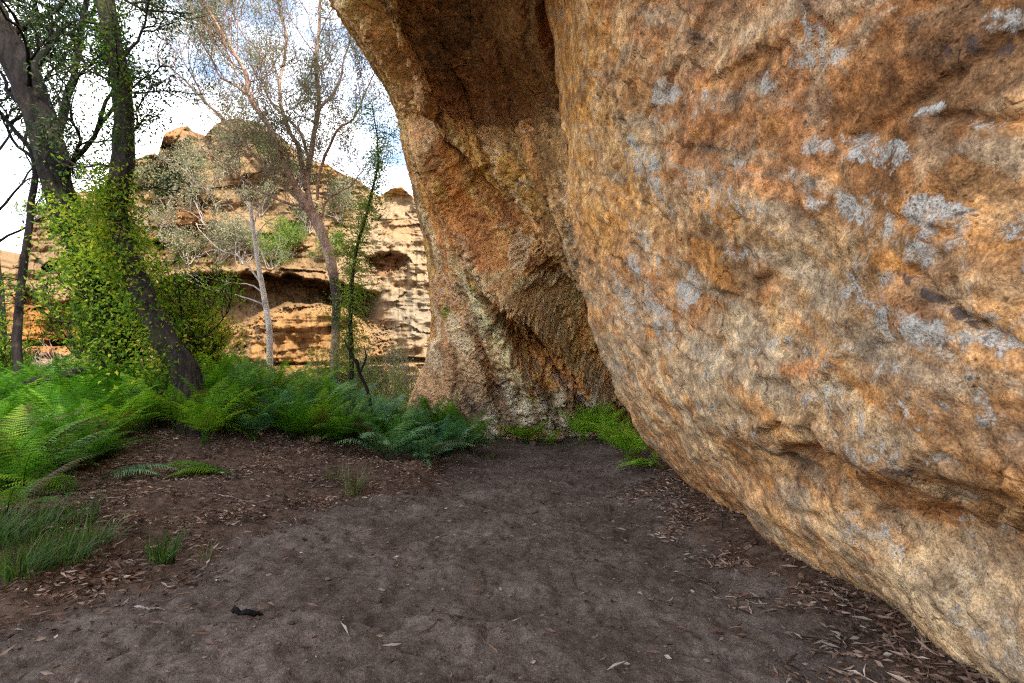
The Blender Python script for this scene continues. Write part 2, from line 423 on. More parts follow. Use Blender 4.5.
for a in ((832, 55, 36, 26, 10, .8), (868, 150, 34, 10, 5, .75), (805, 143, 8, 10, 40, .7), (920, 110, 12, 5, -20, .8), (985, 127, 26, 6, 5, .7),
          (1000, 178, 32, 9, 5, .75), (955, 215, 46, 15, 5, .75), (830, 200, 40, 12, 30, .65), (690, 100, 14, 14, 0, .55), (668, 95, 10, 10, 0, .8),
          (900, 235, 60, 14, 10, .6), (945, 335, 36, 13, 20, .85), (1012, 335, 14, 22, -35, .8), (860, 285, 18, 22, 20, .6), (645, 175, 7, 34, -28, .75),
          (640, 240, 5, 22, -25, .7), (678, 288, 7, 14, 0, .75), (632, 268, 5, 9, -10, .8), (655, 320, 7, 30, -20, .75), (622, 300, 5, 30, -15, .65),
          (735, 165, 9, 5, 30, .6), (700, 190, 30, 14, 40, .55), (750, 208, 40, 10, 30, .55), (765, 80, 8, 12, 0, .6), (840, 395, 26, 10, 5, .6),
          (900, 365, 36, 14, 15, .5), (780, 350, 34, 14, 10, .55), (700, 360, 26, 18, 20, .5), (905, 440, 50, 14, 20, .5), (960, 410, 40, 20, 10, .5),
          (790, 500, 16, 8, 30, .6), (870, 540, 40, 9, 35, .6), (850, 570, 14, 5, 40, .6), (985, 615, 50, 12, 38, .55), (1000, 20, 30, 10, 0, .7),
          (650, 130, 6, 12, -20, .6), (720, 410, 60, 12, 25, .5), (1010, 260, 30, 12, 0, .5), (740, 250, 9, 9, 0, .6), (617, 365, 4, 16, -15, .6)):
    pa.li(a[0], a[1], a[2] * 1.5, a[3] * 1.5, a[4], a[5] * .98, 1.1, 1.0)
for a in ((940, 45, 70, 14, 5, .6), (1000, 85, 50, 8, 30, .55), (860, 60, 16, 14, 20, .5), (950, 300, 55, 5, 32, .75), (1010, 345, 22, 5, 40, .75), (930, 222, 60, 8, 8, .6),
          (960, 345, 30, 7, 25, .6), (790, 280, 60, 16, 18, .45), (770, 295, 24, 6, 10, .5), (800, 445, 50, 3, 5, .6), (930, 470, 80, 5, 12, .65),
          (830, 480, 24, 5, 10, .45), (905, 560, 70, 10, 40, .3), (700, 40, 18, 16, 10, .5), (860, 225, 40, 8, 10, .5), (950, 520, 60, 10, 30, .45), (700, 150, 20, 50, 10, .35), (830, 320, 100, 16, 15, .4)):
    pa.se(*a)
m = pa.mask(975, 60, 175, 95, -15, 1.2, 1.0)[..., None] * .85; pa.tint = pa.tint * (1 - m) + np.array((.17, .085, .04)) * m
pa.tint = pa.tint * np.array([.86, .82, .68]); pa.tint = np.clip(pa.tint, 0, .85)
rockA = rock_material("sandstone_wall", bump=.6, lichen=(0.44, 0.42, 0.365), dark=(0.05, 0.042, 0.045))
# unseen top and part behind the camera are extended to block the sun
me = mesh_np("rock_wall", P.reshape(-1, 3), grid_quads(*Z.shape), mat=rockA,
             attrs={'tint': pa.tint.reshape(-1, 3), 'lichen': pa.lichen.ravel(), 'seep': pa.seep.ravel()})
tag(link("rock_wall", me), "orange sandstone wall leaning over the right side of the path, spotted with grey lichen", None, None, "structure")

# ================================================================== cave and arch behind it
sil = [(405, 447, 18.2), (405, 425, 18), (412, 395, 17.6), (424, 368, 17.2), (430, 335, 16.8), (431, 300, 16.4), (426, 255, 15.6), (416, 205, 14.6), (407, 160, 13.4),
       (400, 120, 12.4), (386, 88, 11.4), (358, 45, 10.2), (330, 0, 9.2), (300, -45, 8.3), (262, -100, 7.4), (215, -170, 6.4), (150, -270, 5.3)]
sil = np.array(sil, float)
sil[:, 2] += np.interp(sil[:, 1], [-300, -50, 120, 260], [.6, 1.0, .9, 0])
NR, NCf, NW = 520, 460, 60
S = resample(sil, NR)
rows_py = S[:, 1]
pr = np.interp(rows_py, [-280, -100, 0, 100, 200, 300, 450], [700, 600, 590, 650, 760, 890, 1010])
sgrid = np.linspace(0, 1, NCf) ** 1.0
PX = S[:, 0][:, None] + (pr - S[:, 0])[:, None] * sgrid[None]
# the ground line of the cave falls from the left to the right, keep lower rows under the ground
PY = np.broadcast_to(rows_py[:, None], PX.shape)
dp = [(405, 440, 18), (450, 440, 17.6), (500, 440, 17.6), (560, 440, 18.2), (610, 440, 18.4), (700, 440, 17), (860, 445, 16),
      (430, 400, 17), (470, 400, 16.8), (520, 400, 17.0), (570, 400, 17.4), (620, 400, 17.2), (700, 400, 16),
      (440, 350, 16.4), (480, 345, 15.8), (520, 350, 15.8), (560, 350, 16.0), (600, 350, 15.6), (680, 350, 15),
      (440, 300, 15.8), (478, 300, 15.1), (500, 300, 14.6), (540, 300, 14.4), (580, 300, 13.4), (640, 300, 11),
      (436, 250, 15.0), (460, 250, 14.5), (490, 250, 14.0), (530, 250, 13.0), (570, 250, 11.8), (640, 250, 9.8),
      (430, 200, 14.0), (460, 200, 13.5), (500, 200, 12.8), (540, 200, 11.9), (580, 200, 10.2), (640, 200, 9.4),
      (420, 150, 12.8), (450, 150, 12.4), (490, 150, 12.1), (530, 150, 11.2), (570, 150, 9.7), (640, 150, 9.2),
      (600, 100, 9.0), (366, 0, 9.1), (394, 0, 8.6), (396, 45, 9.7), (422, 95, 11.0), (442, 140, 12.1), (340, -60, 7.9), (372, -60, 7.5), (470, -60, 8.6),
      (460, 118, 12.4), (520, 118, 12.2), (450, 60, 10.9), (500, 60, 10.7), (560, 60, 9.9), (420, 30, 9.8), (434, 0, 9.7), (500, 0, 9.3), (600, 0, 8.7),
      (360, -100, 7.3), (450, -100, 7.4), (600, -100, 7.1), (300, -200, 5.7), (450, -200, 5.8), (640, -200, 5.6), (250, -280, 5.0), (700, -280, 4.9), (450, -280, 4.9)]
dp += [tuple(r) for r in sil[::1] + [[3, 0, 0.0]]]
dp = np.array(dp, float)
PXc = np.minimum(PX, 720)
DY = rbf(dp[:, :2], dp[:, 2], np.stack([PXc, PY], -1), 0.02)
Pb = at(PX, PY, DY)
# wrap behind the silhouette: outer face, up and back
row_t = np.linspace(0, 1, NR)
wv = np.linspace(0, 1, NW)[::-1]
bf = sstep(0.35, 0.75, row_t)[:, None]
ang = wv[None] * PI / 2
R = 1.6
offx = lerp(0.10, -0.1, bf) * np.sin(ang) + lerp(1.0, 9, bf) * np.clip(wv - 0.3, 0, 1)[None] ** 1.3
offy = lerp(1.2, 0.2, bf) * np.sin(ang) + lerp(12, 1.5, bf) * np.clip(wv - 0.3, 0, 1)[None] ** 1.3
offz = lerp(0.0, 1.2, bf) * np.sin(ang) + lerp(2, 17, bf) * np.clip(wv - 0.15, 0, 1)[None]
Pw = Pb[:, :1] + np.stack([offx, offy, offz], -1)
Pall = np.concatenate([Pw[:, :-1], Pb], 1)
# more roof, over and behind the camera
last = Pall[-1]
ext = np.stack([last + np.array([0.15 * k, -0.8 * k, 0.06 * k]) for k in range(1, 4)])
Pall = np.concatenate([Pall, ext], 0)
sg = np.concatenate([-wv[:-1], sgrid])
SG = np.broadcast_to(sg, Pall.shape[:-1])
seg = np.linalg.norm(np.diff(Pall, axis=0), axis=-1)
along = np.concatenate([np.zeros((1, Pall.shape[1])), np.cumsum(seg.mean(1))[:, None] + np.zeros((1, Pall.shape[1]))], 0)
seg2 = np.linalg.norm(np.diff(Pall, axis=1), axis=-1)
across = np.concatenate([np.zeros(1), np.cumsum(seg2[:NR].mean(0))])[None] + np.zeros(Pall.shape[:-1])
flow = np.stack([across * 1.0, along * 0.16, Pall[..., 2] * 0.05], -1)
nb = grid_normals(Pall)
ctr = Pall[NR // 2, NW + NCf // 2]
if np.dot(nb[NR // 2, NW + NCf // 3], EYE - ctr) < 0: nb = -nb
pb = Paint(Pall, 7)
u, v = pb.u, pb.v
fr = fbm(flow, 0.9, 5, 0.6, 3, True)
fs = fbm(flow, 2.6, 5, 0.62, 9)
blk = fbm(Pall, 0.55, 4, 0.55, 12)
fn = fbm(Pall, 3.0, 5, 0.62, 14)
inside = sstep(-0.02, 0.10, SG)
# the bedding fans out from the lip of the arch down towards the end of the path
lx = np.interp(v, sil[::-1, 1], sil[::-1, 0])
rx = np.interp(v, [-270, -100, 0, 95, 190, 270, 350, 400, 440], [180, 285, 346, 402, 445, 497, 566, 618, 664])
ex = np.interp(v, [-270, 0, 80, 160, 260, 350, 440], [560, 540, 552, 572, 592, 655, 740])
fa = np.where(u < rx, (u - lx) / np.maximum(rx - lx, 12), 1 + (u - rx) / np.maximum(ex - rx, 60))
fa = np.where(SG < 0, SG * 2.5, np.clip(fa, -0.4, 4))
wob = 0.10 * blk + 0.05 * fn
fl_v = np.clip(v, -300, 460) / 100.
flow = np.stack([(fa + wob) * 3.2, fl_v * .75 + wob, Pall[..., 2] * 0.02], -1)
fr = fbm(flow * [1, .5, 1], 1.3, 5, 0.6, 3, True)
fs = fbm(flow * [1, .6, 1], 3.4, 5, 0.62, 9)
q = np.stack([fa * 3.0, fl_v * .9, Pall[..., 0] * .1], -1) + .25 * np.stack([blk, fn, fn], -1)
g1, _ = facets(q, .9, 4, .8); g2, _ = facets(q, .34, 5, .9)
D = (fr * 0.30 + fs * 0.15 + blk * 0.12 + fn * 0.04 + g1 * .13 + g2 * .07) * (0.30 + 0.70 * sstep(-.02, .16, SG))
# overlapping beds: each one a slab with a sharp lower lip
NL = np.where(fa < 1, 5.0, 5.0)
lay = fa * NL + .55 * fbm(flow * [.5, .7, 1], 1.0, 3, .5, 81) + .18 * fn
fr_l = lay - np.floor(lay); li_ = np.floor(lay).astype(np.int64)
hsh = _h(li_, li_ * 0 + 3, np.floor(fl_v * .5 + .8 * fbm(flow * [.3, 1, 1], 1, 2, .5, 83)).astype(np.int64))
amp = .30 * sstep(-.5, .3, fbm(flow * [.6, .8, 1], 1.2, 3, .5, 82)) + .10
D = D + (fr_l - .5) * amp * sstep(0.0, .2, SG) * (1 - .5 * sstep(400, 440, v))
lay2 = lay * 3.1 + .4 * fs; D = D + ((lay2 - np.floor(lay2)) - .5) * .05 * sstep(0.0, .2, SG)
D = D * (1 - .75 * sstep(1.35, 1.75, fa) * (SG > 0))
# roof hollow: dark underside with a sharp lower rim
hv = v + pb.n * 5 + pb.n2 * 2; hu = u + pb.n * 6 + pb.n2 * 3
hollow = sstep(-3, 7, hu - np.interp(v, [-300, -100, 0, 60, 100, 124], [330, 366, 396, 412, 436, 462])) * sstep(2.5, -2.5, hv - np.interp(u, [440, 520, 545, 562, 640], [122, 126, 112, 84, 60])) * (SG > 0)
D = D - .5 * hollow * sstep(-160, -20, v)
# underside right of the main rib
D = D - np.exp(-((fa - 1.28) / .20) ** 2) * .55 * sstep(150, 260, v) * sstep(470, 400, v) * (SG > 0)
D = D + np.exp(-((fa - .98) / .07) ** 2) * .55 * sstep(60, 160, v) * sstep(430, 380, v) * sstep(0.0, .2, SG)
# slot
sl = pb.mask(549, 52, 8, 40, -14, .3, .25) + pb.mask(560, 96, 9, 16, -25, .4, .4)
D = D - 1.3 * np.clip(sl, 0, 1)
D = D + 0.35 * pb.mask(541, 50, 5, 60, -10, .6, .3)
# ribs flowing down to the right
def rib(pts, w, d):
    global D
    pts = np.array(pts, float)
    dist = np.full(u.shape, 1e9)
    for a, b in zip(pts[:-1], pts[1:]):
        ab = b - a; tt = np.clip(((u - a[0]) * ab[0] + (v - a[1]) * ab[1]) / (ab @ ab), 0, 1)
        dist = np.minimum(dist, np.hypot(u - a[0] - tt * ab[0], v - a[1] - tt * ab[1]))
    D = D + d * np.exp(-((dist + pb.n * 4) / w) ** 2) * sstep(0.0, .2, SG)
rib([(345, 0), (400, 95), (440, 190), (490, 270), (560, 350), (600, 395)], 9, .6)
rib([(372, 0), (420, 110), (470, 180), (520, 260), (585, 330)], 7, -.65)
rib([(470, 250), (490, 320), (530, 380), (560, 415)], 8, .4)
rib([(495, 300), (520, 350), (560, 380)], 7, -.55)
rib([(455, 230), (468, 300), (480, 350), (500, 400)], 5, -.4)
rib([(440, 200), (447, 290), (445, 340)], 4, -.35)
rib([(430, 345), (455, 310)], 4, -.3)
rib([(530, 130), (560, 200), (590, 290)], 9, .25)
rib([(510, 150), (545, 230), (570, 300)], 10, -.3)
rib([(445, 350), (455, 400), (440, 425)], 8, .3)
D = D - 0.8 * pb.mask(560, 330, 46, 40, 40, .9, .4)
D = D - 0.35 * pb.mask(502, 335, 12, 18, 0, .8, .4)
Pall = Pall + nb * D[..., None]
pb.tint[:] = (0.46, 0.31, 0.18)
stx = fbm(flow * [1, .45, 1] + .10 * fn[..., None], 1.8, 5, .6, 61)
sty = fbm(flow * [1, .4, 1], 4.0, 4, .6, 63)
for lo, hi, colr, k in ((.2, .45, (.62, .46, .30), .8), (-.3, -.55, (.17, .115, .08), .75)):
    m = (sstep(lo, hi, stx) * k)[..., None]; pb.tint = pb.tint * (1 - m) + np.array(colr) * m
for lo, hi, colr, k in ((.3, .55, (.58, .30, .11), .7), (-.3, -.55, (.30, .26, .21), .65)):
    m = (sstep(lo, hi, sty) * k)[..., None]; pb.tint = pb.tint * (1 - m) + np.array(colr) * m
lc = np.array([(.62, .42, .24), (.50, .22, .08), (.36, .29, .22), (.66, .53, .36), (.20, .125, .08), (.62, .32, .10)])
lt = lc[((hsh * .5 + .5) * 5.99).astype(int)]
pb.tint = pb.tint * .25 + lt * .75
m = np.exp(-(fr_l / .10) ** 2)[..., None] * .55 * (SG > .02)[..., None]; pb.tint = pb.tint * (1 - m) + np.array((.15, .11, .08)) * m  # dark line painted along each bed's crease as its shadow
pb.c(400, 60, 30, 170, -28, (0.46, 0.35, 0.24), .3); pb.c(385, 40, 12, 150, -27, (0.47, 0.33, 0.20), .7)
pb.c(400, 180, 12, 120, -12, (0.26, 0.19, 0.14), .8)
pb.c(452, 245, 16, 85, -8, (0.55, 0.26, 0.10), .95); pb.c(438, 190, 8, 90, -10, (.30, .18, .11), .7)
pb.c(478, 60, 72, 90, 0, (0.27, 0.21, 0.155), .85, .5); pb.c(470, 95, 55, 30, 0, (0.32, 0.21, 0.14), .8)  # ceiling hollow painted dark, standing in for the shade of its underside
pb.c(540, 170, 50, 80, -20, (0.30, 0.19, 0.08), .45); pb.c(537, 62, 5, 34, -8, (.5, .24, .1), .9)
pb.c(478, 170, 24, 42, -15, (0.60, 0.38, 0.14), .6); pb.c(520, 190, 16, 50, -15, (0.48, 0.30, 0.10), .8)
pb.c(560, 120, 24, 60, -15, (0.27, 0.18, 0.09), .8); pb.c(500, 240, 50, 30, 35, (0.38, 0.20, 0.10), .8)
pb.c(525, 262, 50, 12, 48, (0.52, 0.29, 0.14), .9)
pb.c(560, 250, 34, 50, -20, (0.22, 0.14, 0.07), .6); pb.c(555, 320, 60, 50, 40, (0.20, 0.14, 0.07), .6)  # shade of the recess right of the rib, painted into the tint
pb.c(548, 335, 60, 7, 40, (0.36, 0.25, 0.10), .6)
pb.c(484, 320, 14, 70, -22, (0.60, 0.50, 0.36), .95); pb.c(500, 290, 5, 50, -24, (0.66, 0.6, 0.5), .85); pb.c(512, 372, 22, 14, 30, (.50, .42, .28), .8)
pb.c(455, 345, 14, 60, -10, (0.46, 0.27, 0.17), .6); pb.c(470, 370, 30, 35, -20, (0.46, 0.33, 0.23), .5)
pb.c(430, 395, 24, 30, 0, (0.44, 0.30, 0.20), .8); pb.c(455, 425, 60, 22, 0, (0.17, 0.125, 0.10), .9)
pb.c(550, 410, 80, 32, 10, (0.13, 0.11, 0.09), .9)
for x, y, ry, a in ((525, 415, 22, -4), (548, 418, 18, -2), (560, 408, 22, -6), (585, 412, 24, -8), (600, 420, 26, -10), (612, 425, 20, -14), (512, 400, 14, -20), (572, 420, 14, 0), (593, 395, 14, -10), (490, 428, 12, 0)):
    pb.c(x, y, 5.0, ry * 1.2, a, (0.66, 0.62, 0.56), .95, .8, .8)
pb.c(447, 312, 5, 6, 0, (.20, .24, .05), .9); pb.c(478, 285, 7, 5, 0, (.22, .25, .06), .9); pb.c(530, 392, 10, 5, 0, (.25, .25, .07), .6)
pb.c(500, 428, 18, 6, 0, (.2, .2, .05), .4)
for a in ((520, 190, 10, 10, 0, .6), (440, 95, 9, 40, -30, .45), (470, 165, 6, 30, -10, .5), (395, 120, 8, 60, -15, .4), (530, 410, 70, 22, 0, .45),
          (470, 300, 30, 60, -20, .5), (590, 405, 30, 30, 0, .55)): pb.li(*a)
for a in ((470, 60, 60, 60, 0, .15), (560, 240, 40, 80, -20, .42), (552, 330, 60, 40, 40, .5), (520, 405, 90, 26, 5, .38), (450, 430, 60, 20, 0, .45), (415, 150, 8, 80, -18, .45),
          (430, 250, 5, 60, -5, .5), (470, 270, 8, 50, -25, .45), (445, 340, 8, 30, -40, .5), (505, 335, 12, 20, 0, .6), (545, 200, 40, 80, -15, .3)): pb.se(*a)  # the hollow and recess patches among these seeps are painted shade
l2i = np.floor(lay2).astype(np.int64); h2_ = _h(l2i, l2i * 0 + 11, np.floor(fl_v * 1.3 + 1.2 * fs).astype(np.int64))
on = (SG > .0) * (1 - .6 * hollow)
pb.tint = pb.tint * (1 + .42 * (h2_ * on))[..., None]
f2_ = lay2 - l2i
m = (np.exp(-(f2_ / .16) ** 2) * sstep(-.1, .4, fs) * .6 * on)[..., None]; pb.tint = pb.tint * (1 - m) + np.array((.10, .07, .05)) * m  # painted shadow lines along the finer beds
m = (np.exp(-(fr_l / .12) ** 2) * .65 * sstep(-.4, .3, stx) * on)[..., None]; pb.tint = pb.tint * (1 - m) + np.array((.09, .065, .05)) * m  # bed shadow lines painted again over the stains
wl = fbm(flow * [2.2, .5, 1], 3.0, 4, .6, 91)
m = (sstep(.30, .55, wl) * .6 * on)[..., None]; pb.tint = pb.tint * (1 - m) + np.array((.68, .60, .48)) * m
m = (sstep(.30, .7, stx) * .35)[..., None]; pb.tint = pb.tint * (1 + 1.1 * m)
m = (sstep(-.30, -.6, stx) * .5)[..., None]; pb.tint = pb.tint * (1 - m)
pb.tint *= (1.0 + .30 * sstep(150, 330, v) * (SG >= 0) + .45 * pb.mask(400, 70, 32, 130, -28, .6, .3))[..., None]  # paints extra light into the lower wall and the lip strip
for x, y, ry, a in ((525, 415, 24, -4), (548, 418, 20, -2), (560, 405, 26, -6), (585, 408, 28, -8), (600, 414, 30, -10), (612, 422, 22, -14), (512, 398, 18, -20), (572, 420, 16, 0), (593, 392, 16, -10), (490, 428, 14, 0), (538, 400, 18, -14)):
    pb.c(x, y, 3.6, ry, a, (0.62, 0.59, 0.54), .9, .8, .9)
    pb.se(x + 6, y, 3, ry, a, .75)
L_ = pb.tint.mean(-1, keepdims=True); pb.tint = pb.tint * np.minimum(2.1, (1 - np.exp(-2.3 * L_)) / (L_ + 1e-4)) * np.array([1.04, .93, .74])
pb.tint = np.clip(pb.tint, 0.02, .9)
pb.seep *= .5
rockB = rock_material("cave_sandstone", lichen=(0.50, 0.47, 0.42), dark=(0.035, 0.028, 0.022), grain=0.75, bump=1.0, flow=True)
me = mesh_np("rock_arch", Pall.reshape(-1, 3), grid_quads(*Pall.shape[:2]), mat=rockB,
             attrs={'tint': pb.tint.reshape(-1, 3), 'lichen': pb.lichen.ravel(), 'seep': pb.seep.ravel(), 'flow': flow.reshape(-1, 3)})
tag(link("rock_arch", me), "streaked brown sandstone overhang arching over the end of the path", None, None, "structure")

# ================================================================== sunlit cliff beyond the trees
YC = 42.0
topl = [(-620, 250), (-500, 215), (-380, 225), (-260, 205), (-180, 222), (-110, 270), (-60, 292), (-10, 285), (18, 262), (30, 222), (48, 205), (75, 196), (110, 185), (135, 160), (158, 152), (164, 132), (188, 127), (196, 140), (214, 128), (236, 116), (262, 122),
        (285, 148), (308, 156), (326, 163), (345, 175), (362, 180), (378, 196), (392, 186), (402, 184), (412, 196), (430, 212), (470, 240), (560, 250)]
topl = np.array(topl, float)
nxc, nzc = 740, 300
pxs = np.concatenate([np.linspace(-620, -45, 150), np.linspace(-44, 520, 590)])
tt = np.linspace(0, 1, nzc) ** 0.95
ptop = np.interp(pxs, topl[:, 0], topl[:, 1])
ptop = ptop + 3.2 * fbm(np.stack([pxs, pxs * 0, pxs * 0], -1), 0.05, 4, 0.6, 3)
pbot = 402.0
PYc = pbot + (ptop - pbot)[None] * tt[:, None]
PXC = np.broadcast_to(pxs, PYc.shape)
base = at(PXC, PYc, YC)
q = base * [1, 0, 1]
st = fbm(q * [0.12, 0, 1.0], 0.9, 5, 0.6, 1) ; st2 = fbm(q * [0.06, 0, 1.5], 1.8, 4, 0.6, 5)
led = np.abs(((q[..., 2] * 0.42 + 0.25 * st) % 1) - 0.5) * 2
dep = st * 0.45 + st2 * 0.08 + fbm(q, .22, 4, .55, 6) * 2.2 + fbm(q, 1.1, 5, .6, 7) * 0.3 - sstep(.93, 1.0, led) * -0.3 * sstep(-.1, .4, fbm(q, .15, 3, .5, 40))
dep = dep + fbm(q * [1.4, 0, .35], .5, 5, .6, 21, True) * -0.6
pc = Paint(base, 5)
def em(x, y, rx, ry, a=0, s=.3, r=.4): return pc.mask(x, y, rx, ry, a, s, r)
upz = (pbot - PYc) / 200.
dep = dep + upz * 4.0                                       # leans back with height
lip = np.interp(PXC, [100, 180, 240, 300, 372], [300, 276, 272, 277, 292]) + pc.n * 3
dome = np.interp(PXC, [100, 210, 228, 245, 262, 290, 320, 345, 372], [372, 368, 345, 326, 312, 303, 303, 308, 330]) + pc.n * 2
cave = sstep(-1.5, 1.5, PYc - lip) * sstep(1.5, -1.5, PYc - dome) * sstep(120, 190, PXC) * sstep(385, 366, PXC)
under = np.clip((dome - PYc) / 20, 0, 1)
dep = dep + cave * (2.5 + 3.0 * (1 - np.clip((PYc - lip) / 60, 0, 1)))
dep = dep - 2.6 * em(310, 345, 72, 42, 0, .35, .12)
dep = dep - 1.0 * sstep(-14, -2, PYc - lip) * sstep(2, -1, PYc - lip) * sstep(120, 190, PXC) * sstep(385, 366, PXC)
dep = dep + 1.8 * em(388, 262, 20, 9, 0, .4, .3) + 1.8 * em(400, 360, 32, 3, 0, .4, .2) + 0.9 * em(310, 364, 90, 1.6, 0, .4, .1)
dep = dep + 2.0 * em(48, 268, 6, 4, 0, .3, .2) + 1.8 * em(28, 300, 10, 10, 0, .4, .4) + 1.6 * em(50, 343, 40, 3, 0, .5, .3) + 1.5 * em(90, 230, 40, 5, 0, .5, .4) + 1.2 * em(60, 306, 40, 3, -10, .5, .3)
dep = dep + 1.6 * em(220, 235, 60, 8, 5, .5, .4) + 1.5 * em(150, 246, 24, 5, 0, .5, .4) - 1.6 * em(175, 136, 14, 6, 0, .3, .2) + 1.3 * em(172, 146, 14, 4, 0, .3, .2)
gq = q * [.7, 0, 1.6] + .35 * np.stack([st, st, st2], -1)
h1, _ = facets(gq, 2.6, 6, .8); h2, _ = facets(gq, .9, 7, .9)
dep = dep - h1 * .6 - h2 * .10
dep = np.maximum(dep, -3.5)
Pc = at(PXC, PYc, YC + dep)
# plateau going back from the rim
topr = Pc[-1]
back = np.stack([topr + np.array([0, 0.9 * k ** 1.5, 0.22 * k ** 1.1]) + np.stack([0 * topr[:, 0], 0 * topr[:, 0], 0.5 * fbm(topr * [1, 0, 0] + k, .4, 3, .5, 2)], -1) for k in range(1, 16)])
Pc = np.concatenate([Pc, back], 0)
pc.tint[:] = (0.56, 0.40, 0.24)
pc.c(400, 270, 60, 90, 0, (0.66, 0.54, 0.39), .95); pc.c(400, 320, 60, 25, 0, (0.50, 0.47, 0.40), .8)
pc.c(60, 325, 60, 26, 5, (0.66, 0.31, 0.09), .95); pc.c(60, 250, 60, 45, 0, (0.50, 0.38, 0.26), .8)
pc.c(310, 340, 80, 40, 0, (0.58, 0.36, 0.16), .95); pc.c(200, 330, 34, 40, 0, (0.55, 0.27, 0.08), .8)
pc.c(250, 292, 110, 18, 0, (0.33, 0.22, 0.12), .85); pc.c(190, 225, 40, 14, 0, (0.66, 0.36, 0.16), .9)  # cave band painted dark brown, its shade put into the colour
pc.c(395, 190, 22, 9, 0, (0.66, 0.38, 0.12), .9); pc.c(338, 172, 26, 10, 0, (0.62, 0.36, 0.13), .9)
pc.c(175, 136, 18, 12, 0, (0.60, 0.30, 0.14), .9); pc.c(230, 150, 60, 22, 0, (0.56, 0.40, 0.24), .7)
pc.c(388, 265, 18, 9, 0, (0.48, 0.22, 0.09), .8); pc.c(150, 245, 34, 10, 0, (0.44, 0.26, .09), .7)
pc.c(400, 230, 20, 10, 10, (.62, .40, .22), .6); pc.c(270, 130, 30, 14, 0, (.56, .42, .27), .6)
for a in ((60, 290, 60, 12, 0, .45), (50, 222, 40, 10, 0, .35), (58, 345, 40, 7, 0, .5), (25, 300, 10, 16, 0, .5), (310, 345, 70, 5, 0, .35), (380, 345, 60, 18, 0, .5), (56, 330, 4, 24, 0, .5), (240, 180, 90, 20, 0, .3)): pc.se(*a)
for a in ((400, 300, 60, 60, 0, .4), (60, 240, 60, 50, 0, .35), (230, 150, 80, 20, 0, .3)): pc.li(*a)
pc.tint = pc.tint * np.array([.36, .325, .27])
pc.seep *= .5; pc.lichen *= .5
def padb(a): return np.concatenate([a, np.repeat(a[-1:], 15, 0)], 0)
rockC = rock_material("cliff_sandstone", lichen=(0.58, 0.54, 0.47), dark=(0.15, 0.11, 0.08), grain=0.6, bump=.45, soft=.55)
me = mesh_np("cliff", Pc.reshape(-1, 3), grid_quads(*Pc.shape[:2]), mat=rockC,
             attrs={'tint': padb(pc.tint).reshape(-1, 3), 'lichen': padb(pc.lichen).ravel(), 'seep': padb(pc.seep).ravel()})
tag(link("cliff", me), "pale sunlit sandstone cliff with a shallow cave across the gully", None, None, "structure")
# ================================================================== ground
def path_left(y):
    return np.interp(y, [0, 2, 4.5, 7, 9.6, 13, 16, 19], [-3.6, -3.3, -2.7, -2.45, -1.5, -1.25, -1.0, -0.7])
def ground_z(x, y, detail=False):
    x = np.asarray(x, float); y = np.asarray(y, float)
    p = np.stack([x, y, x * 0], -1)
    off = path_left(y) - x                              # > 0 on the bank
    bank = sstep(-0.1, 2.2, off) * 0.42 * sstep(1.0, 4.0, y) * sstep(60, 20, y)
    rise = sstep(1.2, 5.0, off) * sstep(6.5, 11.0, y) * sstep(22, 15, y) * .75
    z = bank + rise + 0.06 * fbm(p, 0.5, 3, .5, 31)
    z = z + 0.40 * np.exp(-((x + 2.05) / 0.72) ** 2 - ((y - 9.2) / .8) ** 2) * (1 + .5 * fbm(p, 2.5, 3, .6, 32))       # litter mound
    z = z + 0.16 * np.exp(-((x + 1.3) / 0.5) ** 2 - ((y - 12.6) / 1.2) ** 2)
    z = z + 0.16 * sstep(1.5, 2.6, x) * sstep(30, 14, y) * sstep(1, 3, y)                # soil banked on the wall
    z = z + 0.15 * sstep(8, 17, y) * sstep(24, 18, y)
    gully = sstep(15, 24, y + 0.25 * np.clip(-x, 0, 30) * 0) * sstep(-0.5, -3.5, x)
    z = z - 1.2 * gully
    z = z + sstep(26, 42, y) * 1.6 + np.clip(y - 44, 0, 400) * 0.02
    z = z + 0.9 * sstep(-8, -30, x) * sstep(4, 12, y)
    if detail:
        near = sstep(20, 8, y)
        z = z + near * (0.026 * fbm(p, 2.2, 4, .55, 33) + 0.030 * fbm(p * [1, .8, 1], 5.5, 4, .6, 35) + 0.008 * fbm(p, 17, 3, .6, 37))
        # soft scuffed footprints
        r = fbm(p + .15 * fbm(p, 2, 2, .5, 39)[..., None], 3.4, 2, .5, 41, True)
        z = z - near * 0.026 * sstep(.5, .9, r) * sstep(-0.2, .6, -off)
    return z
gx = np.concatenate([-np.geomspace(300, 7.05, 90), np.linspace(-7, 4.2, 480), np.geomspace(4.25, 300, 70)])
gy = np.concatenate([np.linspace(-60, 0.9, 30), np.geomspace(1.0, 20, 520), np.geomspace(20.3, 600, 110)])
GX, GY = np.meshgrid(gx, gy)
GZ = ground_z(GX, GY, True)
G = NT("sandy_soil")
oc = obj_coord(G)
lit = G.attr('litter', 'Fac')
a1 = G.noise(oc, 1.1, 5, .6); a2 = G.noise(oc, 9, 6, .65); a3 = G.noise(oc, 60, 5, .65)
soil = G.mix(G.rng(a1, .35, .68), (0.094, 0.070, 0.055), (0.168, 0.131, 0.107))
soil = G.mix(G.rng(a2, .3, .7), G.mix(1.0, soil, (.72, .70, .69), 'MULTIPLY'), G.mix(1.0, soil, (1.22, 1.22, 1.22), 'MULTIPLY'))
soil = G.mix(G.rng(a3, .35, .7), G.mix(1.0, soil, (.72, .72, .72), 'MULTIPLY'), G.mix(1.0, soil, (1.3, 1.3, 1.3), 'MULTIPLY'))
hum = G.mix(G.rng(a2, .35, .65), (0.045, 0.028, 0.019), (0.13, 0.082, 0.056))
